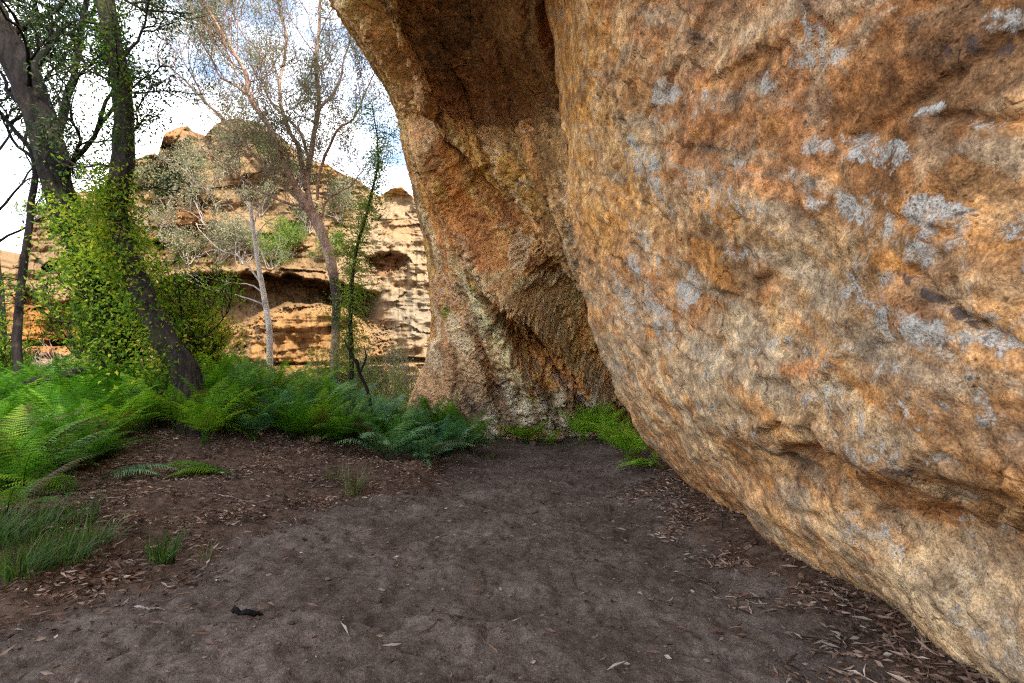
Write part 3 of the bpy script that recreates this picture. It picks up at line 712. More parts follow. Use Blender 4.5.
hum = G.mix(G.rng(a3, .45, .7), hum, (0.13, 0.085, 0.06))
lf_ = G.rng(G.math('ADD', lit, G.math('MULTIPLY', G.math('SUBTRACT', a2, .5), 1.3)), .3, .7)
gc = G.mix(lf_, soil, hum)
vo = G.n('ShaderNodeTexVoronoi'); vo.inputs['Scale'].default_value = 38; G.l(oc, vo.inputs['Vector'])
grit = G.rng(vo.outputs['Distance'], .05, .16, 1, 0)
gc = G.mix(G.math('MULTIPLY', G.math('MULTIPLY', grit, G.rng(G.noise(oc, 5, 2), .56, .62)), .7), gc, (0.34, 0.27, 0.21))
hh = G.math('ADD', G.math('MULTIPLY', a2, 1.0), G.math('MULTIPLY', a3, .3))
gn = G.bump(hh, .9, .06)
gn = G.bump(G.noise(oc, 150, 3, .6), .5, .01, gn)
gmat = G.done(G.principled(gc, .95, gn, .1))
off = path_left(GY) - GX
pg = np.stack([GX, GY, GX * 0], -1)
nn = fbm(pg, 1.2, 4, .6, 51)
wall_x = np.interp(GY, [0, 2.7, 8.7, 12], [2.7, 2.5, 3.0, 4])
litter = np.maximum(sstep(-.35, .5, off + .35 * nn), sstep(1.1, .25, wall_x - GX + .35 * nn) * sstep(10, 8, GY)) * .95
litter = np.maximum(litter, 1.2 * np.exp(-((GX + 2.05) / .9) ** 2 - ((GY - 9.1) / 1.0) ** 2))
litter = np.clip(litter + .25 * sstep(.5, .9, nn), 0, 1)
me = mesh_np("ground", np.stack([GX, GY, GZ], -1).reshape(-1, 3), grid_quads(*GX.shape), mat=gmat, attrs={'litter': litter.ravel()})
tag(link("ground", me), "dark sandy path and forest floor", None, None, "structure")
# ================================================================== plant helpers
class MB:
    """collects tubes and leaves for ONE mesh object"""
    def __init__(s): s.v = []; s.q = []; s.t = []; s.a = []; s.n = 0
    def add(s, v, q=None, t=None, a=None):
        v = np.asarray(v, float).reshape(-1, 3)
        s.v.append(v)
        if q is not None and len(q): s.q.append(np.asarray(q) + s.n)
        if t is not None and len(t): s.t.append(np.asarray(t) + s.n)
        s.a.append(np.full(len(v), .5) if a is None else np.asarray(a, float).ravel())
        s.n += len(v)
    def tube(s, pts, rad, seg=7, wob=0.0, seed=0):
        pts = np.asarray(pts, float); rad = np.asarray(rad, float)
        m = len(pts)
        tg = np.gradient(pts, axis=0); tg /= np.linalg.norm(tg, axis=1, keepdims=True) + 1e-9
        ref = np.array([0.31, 0.95, 0.05]) if abs(tg[:, 2]).mean() > .5 else np.array([0, 0, 1.0])
        b = np.cross(tg, ref); b /= np.linalg.norm(b, axis=1, keepdims=True) + 1e-9
        c = np.cross(tg, b)
        th = np.arange(seg) / seg * 2 * PI
        ring = b[:, None] * np.cos(th)[None, :, None] + c[:, None] * np.sin(th)[None, :, None]
        r = rad[:, None, None] * np.ones((1, seg, 1))
        if wob:
            r = r * (1 + wob * fbm(pts[:, None] + ring * .4, 2.2, 3, .6, seed)[..., None] + wob * .5 * fbm((pts[:, None] + ring * rad[:, None, None]) * [1, 1, .25], 14, 3, .6, seed + 4)[..., None])
        v = (pts[:, None] + ring * r).reshape(-1, 3)
        i = np.arange(m * seg).reshape(m, seg); j = np.roll(i, -1, 1)
        q = np.stack([i[:-1], j[:-1], j[1:], i[1:]], -1).reshape(-1, 4)
        s.add(v, q)
    def leaves(s, pos, d, length, width, droop=0.0, var=None, fold=0.15):
        """flat lance leaves: base point pos, direction d"""
        n = len(pos)
        if n == 0: return
        pos = np.asarray(pos, float); d = np.asarray(d, float) + [0, 0, -droop]
        d = d / (np.linalg.norm(d, axis=1, keepdims=True) + 1e-9)
        side = np.cross(d, rng.normal(size=(n, 3))); side /= np.linalg.norm(side, axis=1, keepdims=True) + 1e-9
        up = np.cross(side, d)
        L = (np.asarray(length) * np.ones(n) * rng.uniform(.65, 1.25, n))[:, None]; W = (np.asarray(width) * np.ones(n) * rng.uniform(.7, 1.2, n))[:, None]
        p0 = pos; p1 = pos + d * L * .42 + side * W * .5 + up * L * fold; p2 = pos + d * L; p3 = pos + d * L * .42 - side * W * .5 + up * L * fold
        v = np.stack([p0, p1, p2, p3], 1).reshape(-1, 3)
        i = np.arange(n)[:, None] * 4
        var = rng.uniform(0, 1, n) if var is None else var
        s.add(v, q=i + [0, 1, 2, 3], a=np.repeat(var, 4))
    def build(s, name, mat, parent=None, smooth=True):
        me = s.mesh(name, mat, smooth)
        return link(name, me, parent)
    def mesh(s, name, mat, smooth=True):
        return mesh_np(name, np.concatenate(s.v), np.concatenate(s.q) if s.q else None, np.concatenate(s.t) if s.t else None, mat, smooth, {'var': np.concatenate(s.a)})

def polyline(pts, n, wig=0.0, seed=0.0):
    c = resample(np.asarray(pts, float), n)
    if wig:
        t = np.linspace(0, 1, n)
        w_ = np.stack([fbm(np.stack([t * 4 + seed, t * 0 + k * 7.1, t * 0], -1), 1.5, 3, .55, seed + k) for k in range(3)], -1)
        c = c + w_ * wig * np.sin(np.clip(t * 4, 0, 1) * PI / 2)[:, None]
    return c

def leaf_mat(name, cols, trans=0.35, rough=.55):
    """cols: dark, mid, bright; each leaf keeps its own place between them"""
    N = NT(name); v = N.attr('var', 'Fac')
    cr = N.n('ShaderNodeValToRGB'); e = cr.color_ramp.elements
    e[0].position = 0; e[0].color = (*cols[0], 1); e[1].position = 1; e[1].color = (*cols[-1], 1)
    for k, c in enumerate(cols[1:-1]):
        x = e.new((k + 1) / (len(cols) - 1)); x.color = (*c, 1)
    N.l(v, cr.inputs[0])
    big = N.noise(obj_coord(N), 1.6, 3)
    c = N.mix(N.rng(big, .35, .65), N.mix(1.0, cr.outputs[0], (.72, .75, .75), 'MULTIPLY'), N.mix(1.0, cr.outputs[0], (1.25, 1.2, 1.1), 'MULTIPLY'))
    p = N.principled(c, rough, None, .25)
    tr = N.n('ShaderNodeBsdfTranslucent'); N.l(N.mix(1.0, c, (1.15, 1.25, .6), 'MULTIPLY'), tr.inputs[0])
    ms = N.n('ShaderNodeMixShader'); ms.inputs[0].default_value = trans
    N.l(p, ms.inputs[1]); N.l(tr.outputs[0], ms.inputs[2])
    return N.done(ms.outputs[0])

def bark_mat(name, c0, c1, c2=None, streak=6, charred=None):
    N = NT(name); oc = obj_coord(N)
    st = N.noise(N.scale(oc, (streak, streak, streak * .16)), 1.5, 6, .65, .4)
    bl = N.noise(oc, 1.7, 5, .6)
    fn = N.noise(N.scale(oc, (1, 1, .4)), 30, 4, .65)
    c = N.mix(N.rng(st, .35, .65), c0, c1)
    if c2 is not None: c = N.mix(N.rng(bl, .52, .66), c, c2)
    if charred is not None:
        sz = N.n('ShaderNodeSeparateXYZ'); N.l(oc, sz.inputs[0])
        z = N.math('ADD', sz.outputs[2], N.math('MULTIPLY', N.math('SUBTRACT', bl, .5), 1.8))
        m = N.math('MULTIPLY', N.rng(z, charred[0] - .3, charred[0] + .2), N.rng(z, charred[1] + .2, charred[1] - .3))
        c = N.mix(N.math('MULTIPLY', m, .9), c, (.025, .02, .022))
    c = N.mix(N.rng(fn, .35, .65), N.mix(1.0, c, (.7, .7, .7), 'MULTIPLY'), N.mix(1.0, c, (1.25, 1.25, 1.25), 'MULTIPLY'))
    h = N.math('ADD', st, N.math('MULTIPLY', fn, .4))
    return N.done(N.principled(c, .9, N.bump(h, .9, .05), .15))

def grow(mb, p, d, L, r, lvl, out, spread=.6, up=.25, nseg=6, kids=3, seg=5, shrink=.68, wig=.16, rmin=.004, droop=0.0):
    """one branch and its side branches; out collects (point, direction, radius) along the thin ends"""
    pts = [np.array(p, float)]; d = np.array(d, float); d /= np.linalg.norm(d)
    for k in range(nseg):
        d = d + rng.normal(size=3) * wig + np.array([0, 0, up * .25 - droop * (k / nseg)])
        d /= np.linalg.norm(d); pts.append(pts[-1] + d * L / nseg)
    pts = np.array(pts); rad = np.linspace(r, max(r * (.5 if lvl else .35), rmin), nseg + 1)
    mb.tube(pts, rad, max(3, seg))
    if lvl <= 1:
        for k in range(1 if lvl == 1 else 0, nseg + 1): out.append((pts[k], (pts[k] - pts[max(k - 1, 0)]) / (L / nseg + 1e-9)))
    if lvl == 0: return
    for k in range(kids):
        f = rng.uniform(.3, 1) if k else 1.0
        i = min(int(f * nseg), nseg - 1); q = pts[i] + (pts[i + 1] - pts[i]) * (f * nseg - i)
        t = pts[i + 1] - pts[i]; t /= np.linalg.norm(t)
        sd_ = np.cross(t, rng.normal(size=3)); sd_ /= np.linalg.norm(sd_)
        nd = t + sd_ * spread * rng.uniform(.6, 1.3) + np.array([0, 0, up * .5])
        grow(mb, q, nd, L * shrink * rng.uniform(.75, 1.15), max(r * .62, rmin), lvl - 1, out, spread, up, nseg, kids, seg - 1, shrink, wig, rmin, droop)

def cluster(mb, out, per, spread, length, width, droop=.3, vb=(0, 1), keep=1.0):
    P_ = []; D_ = []; V_ = []
    for (p, d) in out:
        if rng.random() > keep: continue
        k = rng.poisson(per)
        if not k: continue
        o = rng.normal(size=(k, 3)) * spread
        P_.append(p + o * .6); D_.append(d * .5 + rng.normal(size=(k, 3)) * .7)
        b = rng.uniform(*vb); V_.append(np.clip(b + rng.normal(size=k) * .18, 0, 1))
    if P_: mb.leaves(np.concatenate(P_), np.concatenate(D_), length, width, droop, np.concatenate(V_))

def gpoint(px, py):
    """ground point under a pixel"""
    z = 0.0
    for _ in range(14):
        v_ = (341.5 - py) / F
        t_ = (z - EYE[2]) / (SP + CP * v_)
        y = (CP - SP * v_) * t_; x = (px - 512) / F * t_
        z = .5 * z + .5 * float(ground_z(x, y))
    return np.array([x, y, float(ground_z(x, y))])

M_dark = bark_mat("dark_rough_bark", (.006, .005, .005), (.019, .015, .014), (.034, .024, .018))
M_mid = bark_mat("grey_brown_bark", (.012, .009, .008), (.042, .031, .024), (.036, .036, .016))
M_gum = bark_mat("gum_bark", (.26, .15, .11), (.42, .30, .23), (.20, .10, .075), 5, (2.9, 4.9))
M_twig = bark_mat("reddish_twig_bark", (.16, .08, .065), (.34, .20, .17))
M_pale = bark_mat("pale_dead_bark", (.42, .36, .30), (.60, .54, .47), (.30, .24, .2), 6, (-2, 1.3))
M_greyw = bark_mat("grey_twig_bark", (.26, .21, .18), (.42, .36, .31))
L_epi = leaf_mat("bright_regrowth_leaves", ((.025, .075, .008), (.08, .17, .014), (.19, .27, .02), (.36, .34, .035)), .6)
L_drk = leaf_mat("dark_canopy_leaves", ((.012, .03, .014), (.03, .06, .018), (.06, .09, .02)), .3)
L_euc = leaf_mat("grey_green_gum_leaves", ((.08, .10, .07), (.16, .19, .13), (.24, .23, .17), (.27, .19, .15)), .45)
L_ivy = leaf_mat("olive_leaves", ((.05, .10, .015), (.13, .20, .03), (.24, .31, .05)), .55)
L_scr = leaf_mat("grey_scrub_leaves", ((.10, .105, .055), (.20, .19, .11), (.32, .28, .19)), .3)

# ---------------------------------------------------------------- 1. big dark leaning tree
def tree_root(name, base): return empty(name, base)
def rel(pts, root): return np.asarray(pts) - np.array(root.location)

def trunk_path(pix):   # pix: (px, py, Y)
    return np.array([at(a, b, c) for a, b, c in pix])

def side_leaves(mb, path, r, n, length, width, lo, hi, vb=(.2, 1), pull=(0, 0, 0), clump=.35):
    """regrowth shoots straight out of a trunk, in clumps"""
    m = len(path); P_ = []; D_ = []; V_ = []
    nc = max(1, n // 26)
    for _ in range(nc):
        f = rng.uniform(lo, hi) * (m - 1); i = min(int(f), m - 2); c = path[i] + (path[i + 1] - path[i]) * (f - i)
        a = rng.normal(size=3) * [1, 1, .5] + np.array(pull); a /= np.linalg.norm(a)
        L = abs(rng.normal()) * r * .7 + .1
        k = 26; t = rng.uniform(.1, 1, k)[:, None] ** .8
        pts = c + a * L * t + np.array([0, 0, -.25]) * L * t ** 2 + rng.normal(size=(k, 3)) * clump * .35 * (0.4 + t)
        P_.append(pts); D_.append(a * .6 + rng.normal(size=(k, 3)) * .7)
        V_.append(np.clip(rng.uniform(*vb) + rng.normal(size=k) * .15, 0, 1))
    mb.leaves(np.concatenate(P_), np.concatenate(D_), length, width, .3, np.concatenate(V_))

def T1():
    pix = [(122, 480, 11.0), (120, 400, 11), (112, 355, 11), (98, 300, 11), (82, 250, 10.9), (62, 195, 10.8), (42, 130, 10.6), (20, 70, 10.4), (-5, 20, 10.2), (-40, -60, 10), (-70, -160, 9.8)]
    path = trunk_path(pix); root = empty("tree", path[0]); R0 = np.array(root.location)
    tag(root, "thick dark trunk leaning to the left edge, its lower half wrapped in green regrowth", "tree")
    p = polyline(path - R0, 60, .05, 3)
    mb = MB(); mb.tube(p, np.interp(np.linspace(0, 1, 60), [0, .1, .4, .7, 1], [.34, .26, .27, .30, .23]), 18, .16, 3); mb.build("trunk", M_dark, root)
    br = MB(); out = []
    for (a, b, Y, d, L, r, lv) in ((22, 80, 10.4, (.4, .1, 1), 2.0, .09, 3), (60, 190, 10.8, (.8, .1, .9), 1.9, .07, 3), (5, 40, 10.3, (.9, 0, .6), 2.2, .07, 3), (40, 125, 10.6, (-.8, .3, .9), 1.8, .06, 3),
                                   (28, 90, 10.4, (1, -.2, .35), 1.8, .05, 3), (-20, -20, 10.1, (1, .2, .4), 2.6, .08, 3)):
        grow(br, at(a, b, Y) - R0, d, L, r, lv, out, .7, .2, 5, 3, 6, .7, .2)
    # the long red-brown limb that crosses between the trunks
    limb = polyline(trunk_path([(66, 190, 10.8), (58, 130, 10.9), (70, 85, 10.9), (78, 55, 11), (86, 10, 11.1), (96, -50, 11.2)]) - R0, 24, .08, 5)
    br.tube(limb, np.linspace(.10, .05, 24), 7, .1, 2)
    for k in (8, 11, 14, 17, 20): grow(br, limb[k], (rng.choice([-1, 1]), rng.normal() * .4, .6), 1.5, .035, 2, out, .7, .2, 5, 3, 5, .7, .2)
    br.build("branches", M_dark, root)
    lf = MB(); cluster(lf, out, 5.4, .24, .11, .040, .3, (0, .9)); lf.build("crown", L_drk, root, False)
    ep = MB(); side_leaves(ep, p, .62, 12500, .095, .048, .14, .50, (.05, .8), (.5, -.2, -.2)); ep.build("regrowth", L_epi, root, False)
T1()

def T2():
    pix = [(196, 470, 9.6), (186, 378, 9.6), (170, 350, 9.6), (150, 312, 9.6), (134, 275, 9.6), (122, 240, 9.7), (117, 205, 9.8), (122, 165, 9.9), (124, 120, 10), (119, 70, 10), (108, 20, 10), (102, -30, 10), (92, -120, 10), (80, -240, 10)]
    path = trunk_path(pix); root = empty("tree", path[0]); R0 = np.array(root.location)
    tag(root, "bent dark trunk rising out of the ferns with fine leaves all along its upper length", "tree")
    p = polyline(path - R0, 80, .03, 7)
    mb = MB(); mb.tube(p, np.interp(np.linspace(0, 1, 80), [0, .07, .15, .3, .5, 1], [.33, .26, .22, .20, .19, .14]), 18, .14, 8)
    mb.build("trunk", M_mid, root)
    br = MB(); out = []
    for (a, b, d, L, r, lv) in ((118, 60, (.5, .1, 1), 1.0, .04, 2), (120, 90, (-.9, .2, .5), 1.2, .04, 3), (124, 140, (.6, -.2, .6), .7, .03, 2), (112, 30, (-.8, .2, .8), 1.4, .04, 3),
                                (122, 170, (-1, .2, .4), 1.3, .035, 3), (122, 190, (.5, .1, .4), .6, .025, 2), (104, 0, (.8, 0, .7), 1.5, .04, 3), (100, -40, (.9, .1, .3), 1.6, .04, 3), (95, -70, (-.9, .1, .3), 1.8, .05, 3)):
        grow(br, at(a, b, 10) - R0, d, L, r, lv, out, .8, .15, 5, 3, 5, .68, .22, .003)
    br.build("branches", M_mid, root)
    lf = MB(); cluster(lf, out, 5.0, .26, .085, .042, .35, (0, .9)); lf.build("crown", L_drk, root, False)
    ep = MB()
    side_leaves(ep, p[10:60], .75, 6000, .085, .045, .30, .62, (.2, 1), (-.4, -.3, 0)); side_leaves(ep, p[3:30], .9, 3500, .09, .048, .1, .9, (.1, .9), (-.9, .1, 0))
    side_leaves(ep, p, .6, 5000, .08, .036, .5, .95, (0, .6))
    ep.build("regrowth", L_epi, root, False)
T2()

# ---------------------------------------------------------------- shrubs around the trunks
def bush(name, label, base, w, h, n, mat, bark, leaf=(.08, .035), group=None, vb=(.1, 1), stems=5, cat="shrub", up=.5, droop=.25, keep=1.0, sprd=.12):
    root = empty(name, base); tag(root, label, cat, group)
    br = MB(); out = []
    for k in range(stems):
        a = rng.uniform(0, 2 * PI)
        grow(br, (rng.normal() * w * .06, rng.normal() * w * .06, -.05), (math.cos(a) * w / h * .8, math.sin(a) * w / h * .8, 1), h * rng.uniform(.45, .7), max(.008, h * .014), 3, out, .75, up, 5, 3, 5, .66, .22, .003)
    o = np.array([q[0] for q in out]); ext = np.abs(o).max(0)
    br.build("branches", bark, root)
    lf = MB(); cluster(lf, out, 2.6 * n / max(1, len(out)), sprd * 1.35, leaf[0] * 1.15, leaf[1] * 1.15, droop, vb, keep); lf.build("foliage", mat, root, False)
    return root
def gbase(px, Y, dz=0):
    h_ = at(px, 400, Y); return np.array([h_[0], Y, float(ground_z(h_[0], Y)) + dz])
bush("understory_shrub", "bright green leafy shrub with yellow leaves right of the bent trunk", gbase(205, 12.5), 1.9, 2.5, 1500, L_epi, M_mid, (.085, .04), None, (.5, 1), 7)
bush("understory_shrub", "green leafy shrub between the two big dark trunks", gbase(145, 11.6), 1.3, 3.0, 1900, L_epi, M_mid, (.085, .04), None, (.1, .8), 8)
bush("understory_shrub", "tall deep green shrub left of the bent trunk, leaves down to the ferns", gbase(98, 12.4), 1.1, 3.4, 1900, L_epi, M_mid, (.085, .04), None, (.0, .7), 7)
bush("understory_shrub", "green shrub at the left edge under the thin dark tree", gbase(-6, 13.5), 1.3, 2.2, 1500, L_epi, M_mid, (.08, .035), None, (.1, .8), 7)
bush("understory_shrub", "low sunlit yellow green shrub just before the cliff cave", gbase(232, 17), 1.7, 1.9, 900, L_epi, M_greyw, (.09, .04), None, (.5, 1), 6)

# ---------------------------------------------------------------- 3. thin dark trees at the left edge
def T3(pix, r0, label, leaves=700, arms=()):
    path = trunk_path(pix); root = empty("tree", path[0]); R0 = np.array(root.location)
    tag(root, label, "tree")
    p = polyline(path - R0, 40, .06, pix[0][0] * .1)
    mb = MB(); mb.tube(p, np.linspace(r0, r0 * .45, 40), 9, .12, 5); mb.build("trunk", M_dark, root)
    br = MB(); out = []
    for (i, d, L) in arms: grow(br, p[i], d, L, r0 * .45, 2, out, .7, .25, 6, 3, 5, .7, .2, .004)
    br.build("branches", M_dark, root)
    lf = MB(); cluster(lf, out, 3 * leaves / max(1, len(out)), .24, .11, .042, .3, (0, .8)); lf.build("crown", L_drk, root, False)
T3([(20, 440, 12), (18, 350, 12), (20, 300, 12), (26, 240, 12), (32, 195, 12), (34, 168, 12), (26, 145, 12), (8, 122, 12), (-20, 90, 12)], .095, "thin black stemmed tree near the left edge, curving over at the top",
   700, ((30, (-.2, .1, 1), 1.4), (26, (-1, .1, .6), 1.6), (20, (-.8, .2, 1), 1.6), (34, (.3, .2, 1), 2.0), (38, (.1, .1, 1), 2.2)))
T3([(4, 430, 14), (2, 330, 14), (-2, 260, 14), (-6, 200, 14), (-8, 100, 14), (-14, -40, 14)], .08, "dark tree trunk cut off by the left edge of the view", 1500,
   ((18, (.9, .1, .6), 2.0), (22, (.8, -.1, .9), 2.2), (27, (.9, .2, .8), 2.4), (31, (1, .1, .4), 2.6), (35, (1, .1, .3), 2.6)))

# ---------------------------------------------------------------- 4. spreading gum
def T4():
    Y = 17.0
    base = gbase(334, Y); root = empty("gum_tree", base); R0 = np.array(base)
    tag(root, "many-branched gum tree with charred lower trunk and thin reddish twigs before the cliff", "tree")
    def W(l, dy=0): return [at(a, b, Y + dy * k / max(1, len(l) - 1)) - R0 for k, (a, b) in enumerate(l)]
    tr = MB(); main = [np.array([0, 0, -.1])] + W([(336, 340), (336, 300), (331, 265), (322, 235), (314, 215)])
    pm = polyline(main, 40, .04, 2); tr.tube(pm, np.interp(np.linspace(0, 1, 40), [0, .2, .6, 1], [.17, .14, .165, .18]), 14, .12, 1)
    tr.build("trunk", M_gum, root)
    limbs = [
        ([(314, 215), (306, 180), (312, 150), (318, 110), (316, 70), (320, 30), (318, -20), (322, -80)], .11, 1.0),
        ([(316, 222), (300, 195), (285, 165), (268, 125), (250, 95), (246, 70), (226, 40), (205, 10), (180, -40)], .12, -1.5),
        ([(314, 215), (290, 190), (262, 160), (235, 130), (208, 105), (180, 78), (160, 55)], .085, 1.5),
        ([(318, 228), (300, 205), (270, 195), (240, 175), (205, 150)], .06, -1),
        ([(306, 190), (298, 150), (286, 120), (280, 85), (286, 40), (276, -5), (270, -60)], .09, 2),
        ([(317, 200), (322, 165), (335, 135), (352, 120), (362, 100), (376, 70)], .055, -1),
        ([(310, 165), (300, 130), (270, 100), (262, 60), (236, 20), (235, -20)], .06, 2.4),
        ([(318, 110), (340, 85), (346, 55), (352, 20), (350, -30)], .05, 1),
        ([(320, 232), (328, 200), (350, 185), (366, 165)], .045, 1),
        ([(250, 95), (225, 80), (205, 50), (195, 20)], .05, -1),
        ([(235, 130), (200, 95), (185, 60), (175, 25)], .04, 1),
    ]
    lb = MB(); tw = MB(); out = []
    for k, (l, r, dy) in enumerate(limbs):
        p = polyline(W(l, dy), 30, .10, k * 3.3)
        lb.tube(p, np.linspace(r, r * .28, 30), 8, .08, k)
        for j in range(6, 30, 1 if r > .05 else 2):
            a = rng.normal(size=3) * [1, .8, .4] + [0, 0, .9]
            grow(tw, p[j], a, rng.uniform(.9, 1.8), max(.012, r * .22), 2, out, .55, .4, 5, 3, 4, .7, .17, .0045)
    lb.build("limbs", M_gum, root); tw.build("twigs", M_twig, root)
    o2 = [q for q in out if rng.random() < .75]
    lf = MB(); cluster(lf, o2, 4.6, .26, .13, .030, .6, (0, 1)); lf.build("crown", L_euc, root, False)
    print("gum leaves", lf.n // 4)
T4()

# ---------------------------------------------------------------- 5. small pale dead tree
def T5():
    Y = 18.5
    base = gbase(271, Y); root = empty("dead_tree", base); R0 = np.array(base)
    tag(root, "slender bleached dead tree with bare arms and a blackened foot in front of the cave", "tree")
    def W(l): return [at(a, b, Y) - R0 for a, b in l]
    tr = MB(); p = polyline([np.array([0, 0, -.1])] + W([(269, 340), (264, 300), (258, 262), (253, 225), (251, 202)]), 40, .03, 4)
    tr.tube(p, np.linspace(.125, .055, 40), 10, .08, 6); tr.build("trunk", M_pale, root)
    br = MB(); out = []
    for l, r in (([(264, 305), (245, 297), (225, 292), (205, 288), (180, 275)], .035), ([(262, 292), (246, 284), (228, 284), (212, 290)], .03), ([(260, 282), (244, 262), (222, 250), (205, 236), (196, 222)], .04),
                 ([(253, 228), (240, 215), (228, 206), (214, 204)], .03), ([(253, 225), (262, 205), (274, 192)], .03), ([(258, 258), (275, 250), (296, 254)], .025), ([(251, 205), (244, 188), (240, 172)], .03),
                 ([(255, 236), (268, 222), (286, 214)], .022), ([(222, 250), (205, 252), (196, 262)], .02), ([(268, 345), (256, 335), (244, 328)], .012)):
        q = polyline(W(l), 16, .05, r * 100); br.tube(q, np.linspace(r, .008, 16), 6)
        for j in (7, 11, 14): grow(br, q[j], rng.normal(size=3) * [1, .6, .6] + [0, 0, .4], .9, .011, 1, out, .7, .2, 5, 3, 4, .65, .2, .004)
    br.build("branches", M_pale, root)
T5()

# ---------------------------------------------------------------- 6. slim vine clad tree
def T6():
    Y = 15.0
    base = gbase(352, Y); root = empty("sapling", base); R0 = np.array(base)
    tag(root, "slim sapling right of the gum, a narrow column of yellow green leaves to its tip", "tree")
    def W(l): return [at(a, b, Y) - R0 for a, b in l]
    p = polyline([np.array([0, 0, -.1])] + W([(352, 360), (350, 320), (351, 285), (356, 250), (366, 215), (374, 185), (378, 160), (376, 135), (372, 105)]), 40, .04, 9)
    tr = MB(); tr.tube(p, np.linspace(.075, .015, 40), 8, .08, 6)
    tr.build("trunk", M_mid, root)
    br = MB(); out = []
    for k in range(5, 39):
        a = rng.normal(size=3) * [1, 1, .3] + [0, 0, .7]
        grow(br, p[k], a, rng.uniform(.35, .75), .012, 1, out, .8, .3, 4, 3, 4, .7, .2, .004)
    br.build("branches", M_mid, root)
    lf = MB(); cluster(lf, out, 6.0, .26, .085, .036, .4, (.0, 1)); side_leaves(lf, p[:26], .6, 3800, .08, .036, .1, 1, (.2, 1), (0, 0, 0), .45); side_leaves(lf, p[22:], .4, 1200, .08, .036, .1, .95, (0, .8), (0, 0, 0), .3)
    lf.build("foliage", L_ivy, root, False)
T6()
def fork():
    base = gbase(378, 12.5); root = empty("charred_stump", base)
    tag(root, "black forked dead stem poking out of the ferns below the slim sapling", "dead stem")
    R0 = np.array(base); m = MB(); W = lambda l: [at(a, b, 12.5) - R0 for a, b in l]
    m.tube(polyline([np.zeros(3)] + W([(368, 392), (360, 375), (356, 360)]), 14, .02, 1), np.linspace(.03, .05, 14), 8, .15, 3)
    m.tube(polyline(W([(358, 366), (350, 352), (344, 340)]), 8), np.linspace(.04, .015, 8), 6)
    m.tube(polyline(W([(360, 372), (366, 358), (364, 346)]), 8), np.linspace(.035, .012, 8), 6)
    me = m.mesh("charred_stump", M_dark); root2 = bpy.data.objects.new("charred_stump", me); COL.objects.link(root2); root2.location = base
    for k in ("label", "category"): root2[k] = root[k]
    bpy.data.objects.remove(root); root2.name = "charred_stem"
fork()

# ---------------------------------------------------------------- scrub before and on the cliff
cl_cols = Pc  # cliff surface grid, for standing shrubs on it
def on_cliff(px, py):
    j = int(np.clip(np.interp(px, pxs, np.arange(nxc)), 0, nxc - 1))
    i = int(np.argmin(np.abs(PYc[:, j] - py))); return Pc[i, j]
G_ = "scrub growing on the cliff ledges"
for (px, py, w_, h_, n_, lab, mt) in (
    (172, 205, 3.4, 4.2, 2600, "grey brown scrub tree high on the cliff below the jutting block", L_scr), (205, 190, 3.0, 3.6, 2000, "pale scrub on the upper cliff left of the summit", L_scr),
    (236, 150, 2.2, 2.2, 900, "small scrub just beneath the cliff summit", L_scr), (222, 262, 3.6, 4.2, 2800, "grey green scrub tree on the ledge over the left of the cave", L_scr),
    (290, 258, 3.4, 3.6, 2400, "olive scrub over the middle of the cave roof", L_ivy), (190, 262, 2.4, 3.2, 1500, "dark twiggy scrub at the left end of the cave roof", L_scr),
    (262, 215, 3.0, 3.4, 1900, "green scrub on the cliff face above the dead tree", L_scr), (150, 190, 2.6, 3.0, 1400, "thin scrub on the left shoulder of the cliff", L_scr),
    (340, 220, 2.6, 3.4, 1600, "grey scrub on the cliff beside the slim sapling top", L_scr), (30, 222, 2.2, 2.0, 900, "small green scrub at the far left rim of the cliff", L_ivy),
    (300, 190, 2.6, 3.0, 1300, "brown grey scrub on the right slope of the cliff", L_scr), (330, 262, 2.0, 3.0, 1300, "olive scrub at the right end of the cave roof", L_ivy)):
    b_ = on_cliff(px, py) + np.array([0, -.2, -.2]); n_ = int(n_ * .6); h_ *= .85
    bush("cliff_scrub", lab, b_, w_ * .9, h_, n_, mt, M_greyw, (.20, .07), G_, (0, 1), 6, "shrub", .45, .2, 1, .3)
for (px, py, w_, h_, n_, lab, mt) in (
    (210, 225, 3.6, 4.0, 1900, "grey tangle of scrub in the middle of the left cliff face", L_scr), (185, 170, 3.0, 3.0, 1300, "grey scrub just right of and under the jutting block", L_scr),
    (245, 185, 3.4, 3.6, 1900, "large grey green scrub high on the cliff centre", L_scr), (275, 165, 2.6, 3.0, 1200, "scrub on the cliff right of the summit", L_ivy),
    (165, 240, 3.0, 3.6, 1500, "brown scrub low on the left cliff face above the dark band", L_scr), (310, 232, 3.0, 3.4, 1700, "grey scrub on the cliff behind the gum trunk", L_scr),
    (245, 262, 3.0, 3.4, 1800, "grey green scrub overhanging the cave just left of the dead tree", L_scr), (120, 215, 2.6, 3.0, 1000, "scrub on the cliff between the two big trunks and the block", L_ivy),
    (352, 195, 2.0, 2.2, 700, "small scrub on the right rim of the cliff", L_scr), (272, 268, 2.6, 3.0, 1500, "dark green scrub hanging at the cave lip right of the dead tree", L_ivy)):
    b_ = on_cliff(px, py) + np.array([0, -.2, -.2]); n_ = int(n_ * .6); h_ *= .85
    bush("cliff_scrub", lab, b_, w_ * 1.15, h_, n_, mt, M_greyw, (.20, .06), G_, (0, 1), 8, "shrub", .4, .2, 1, .34)
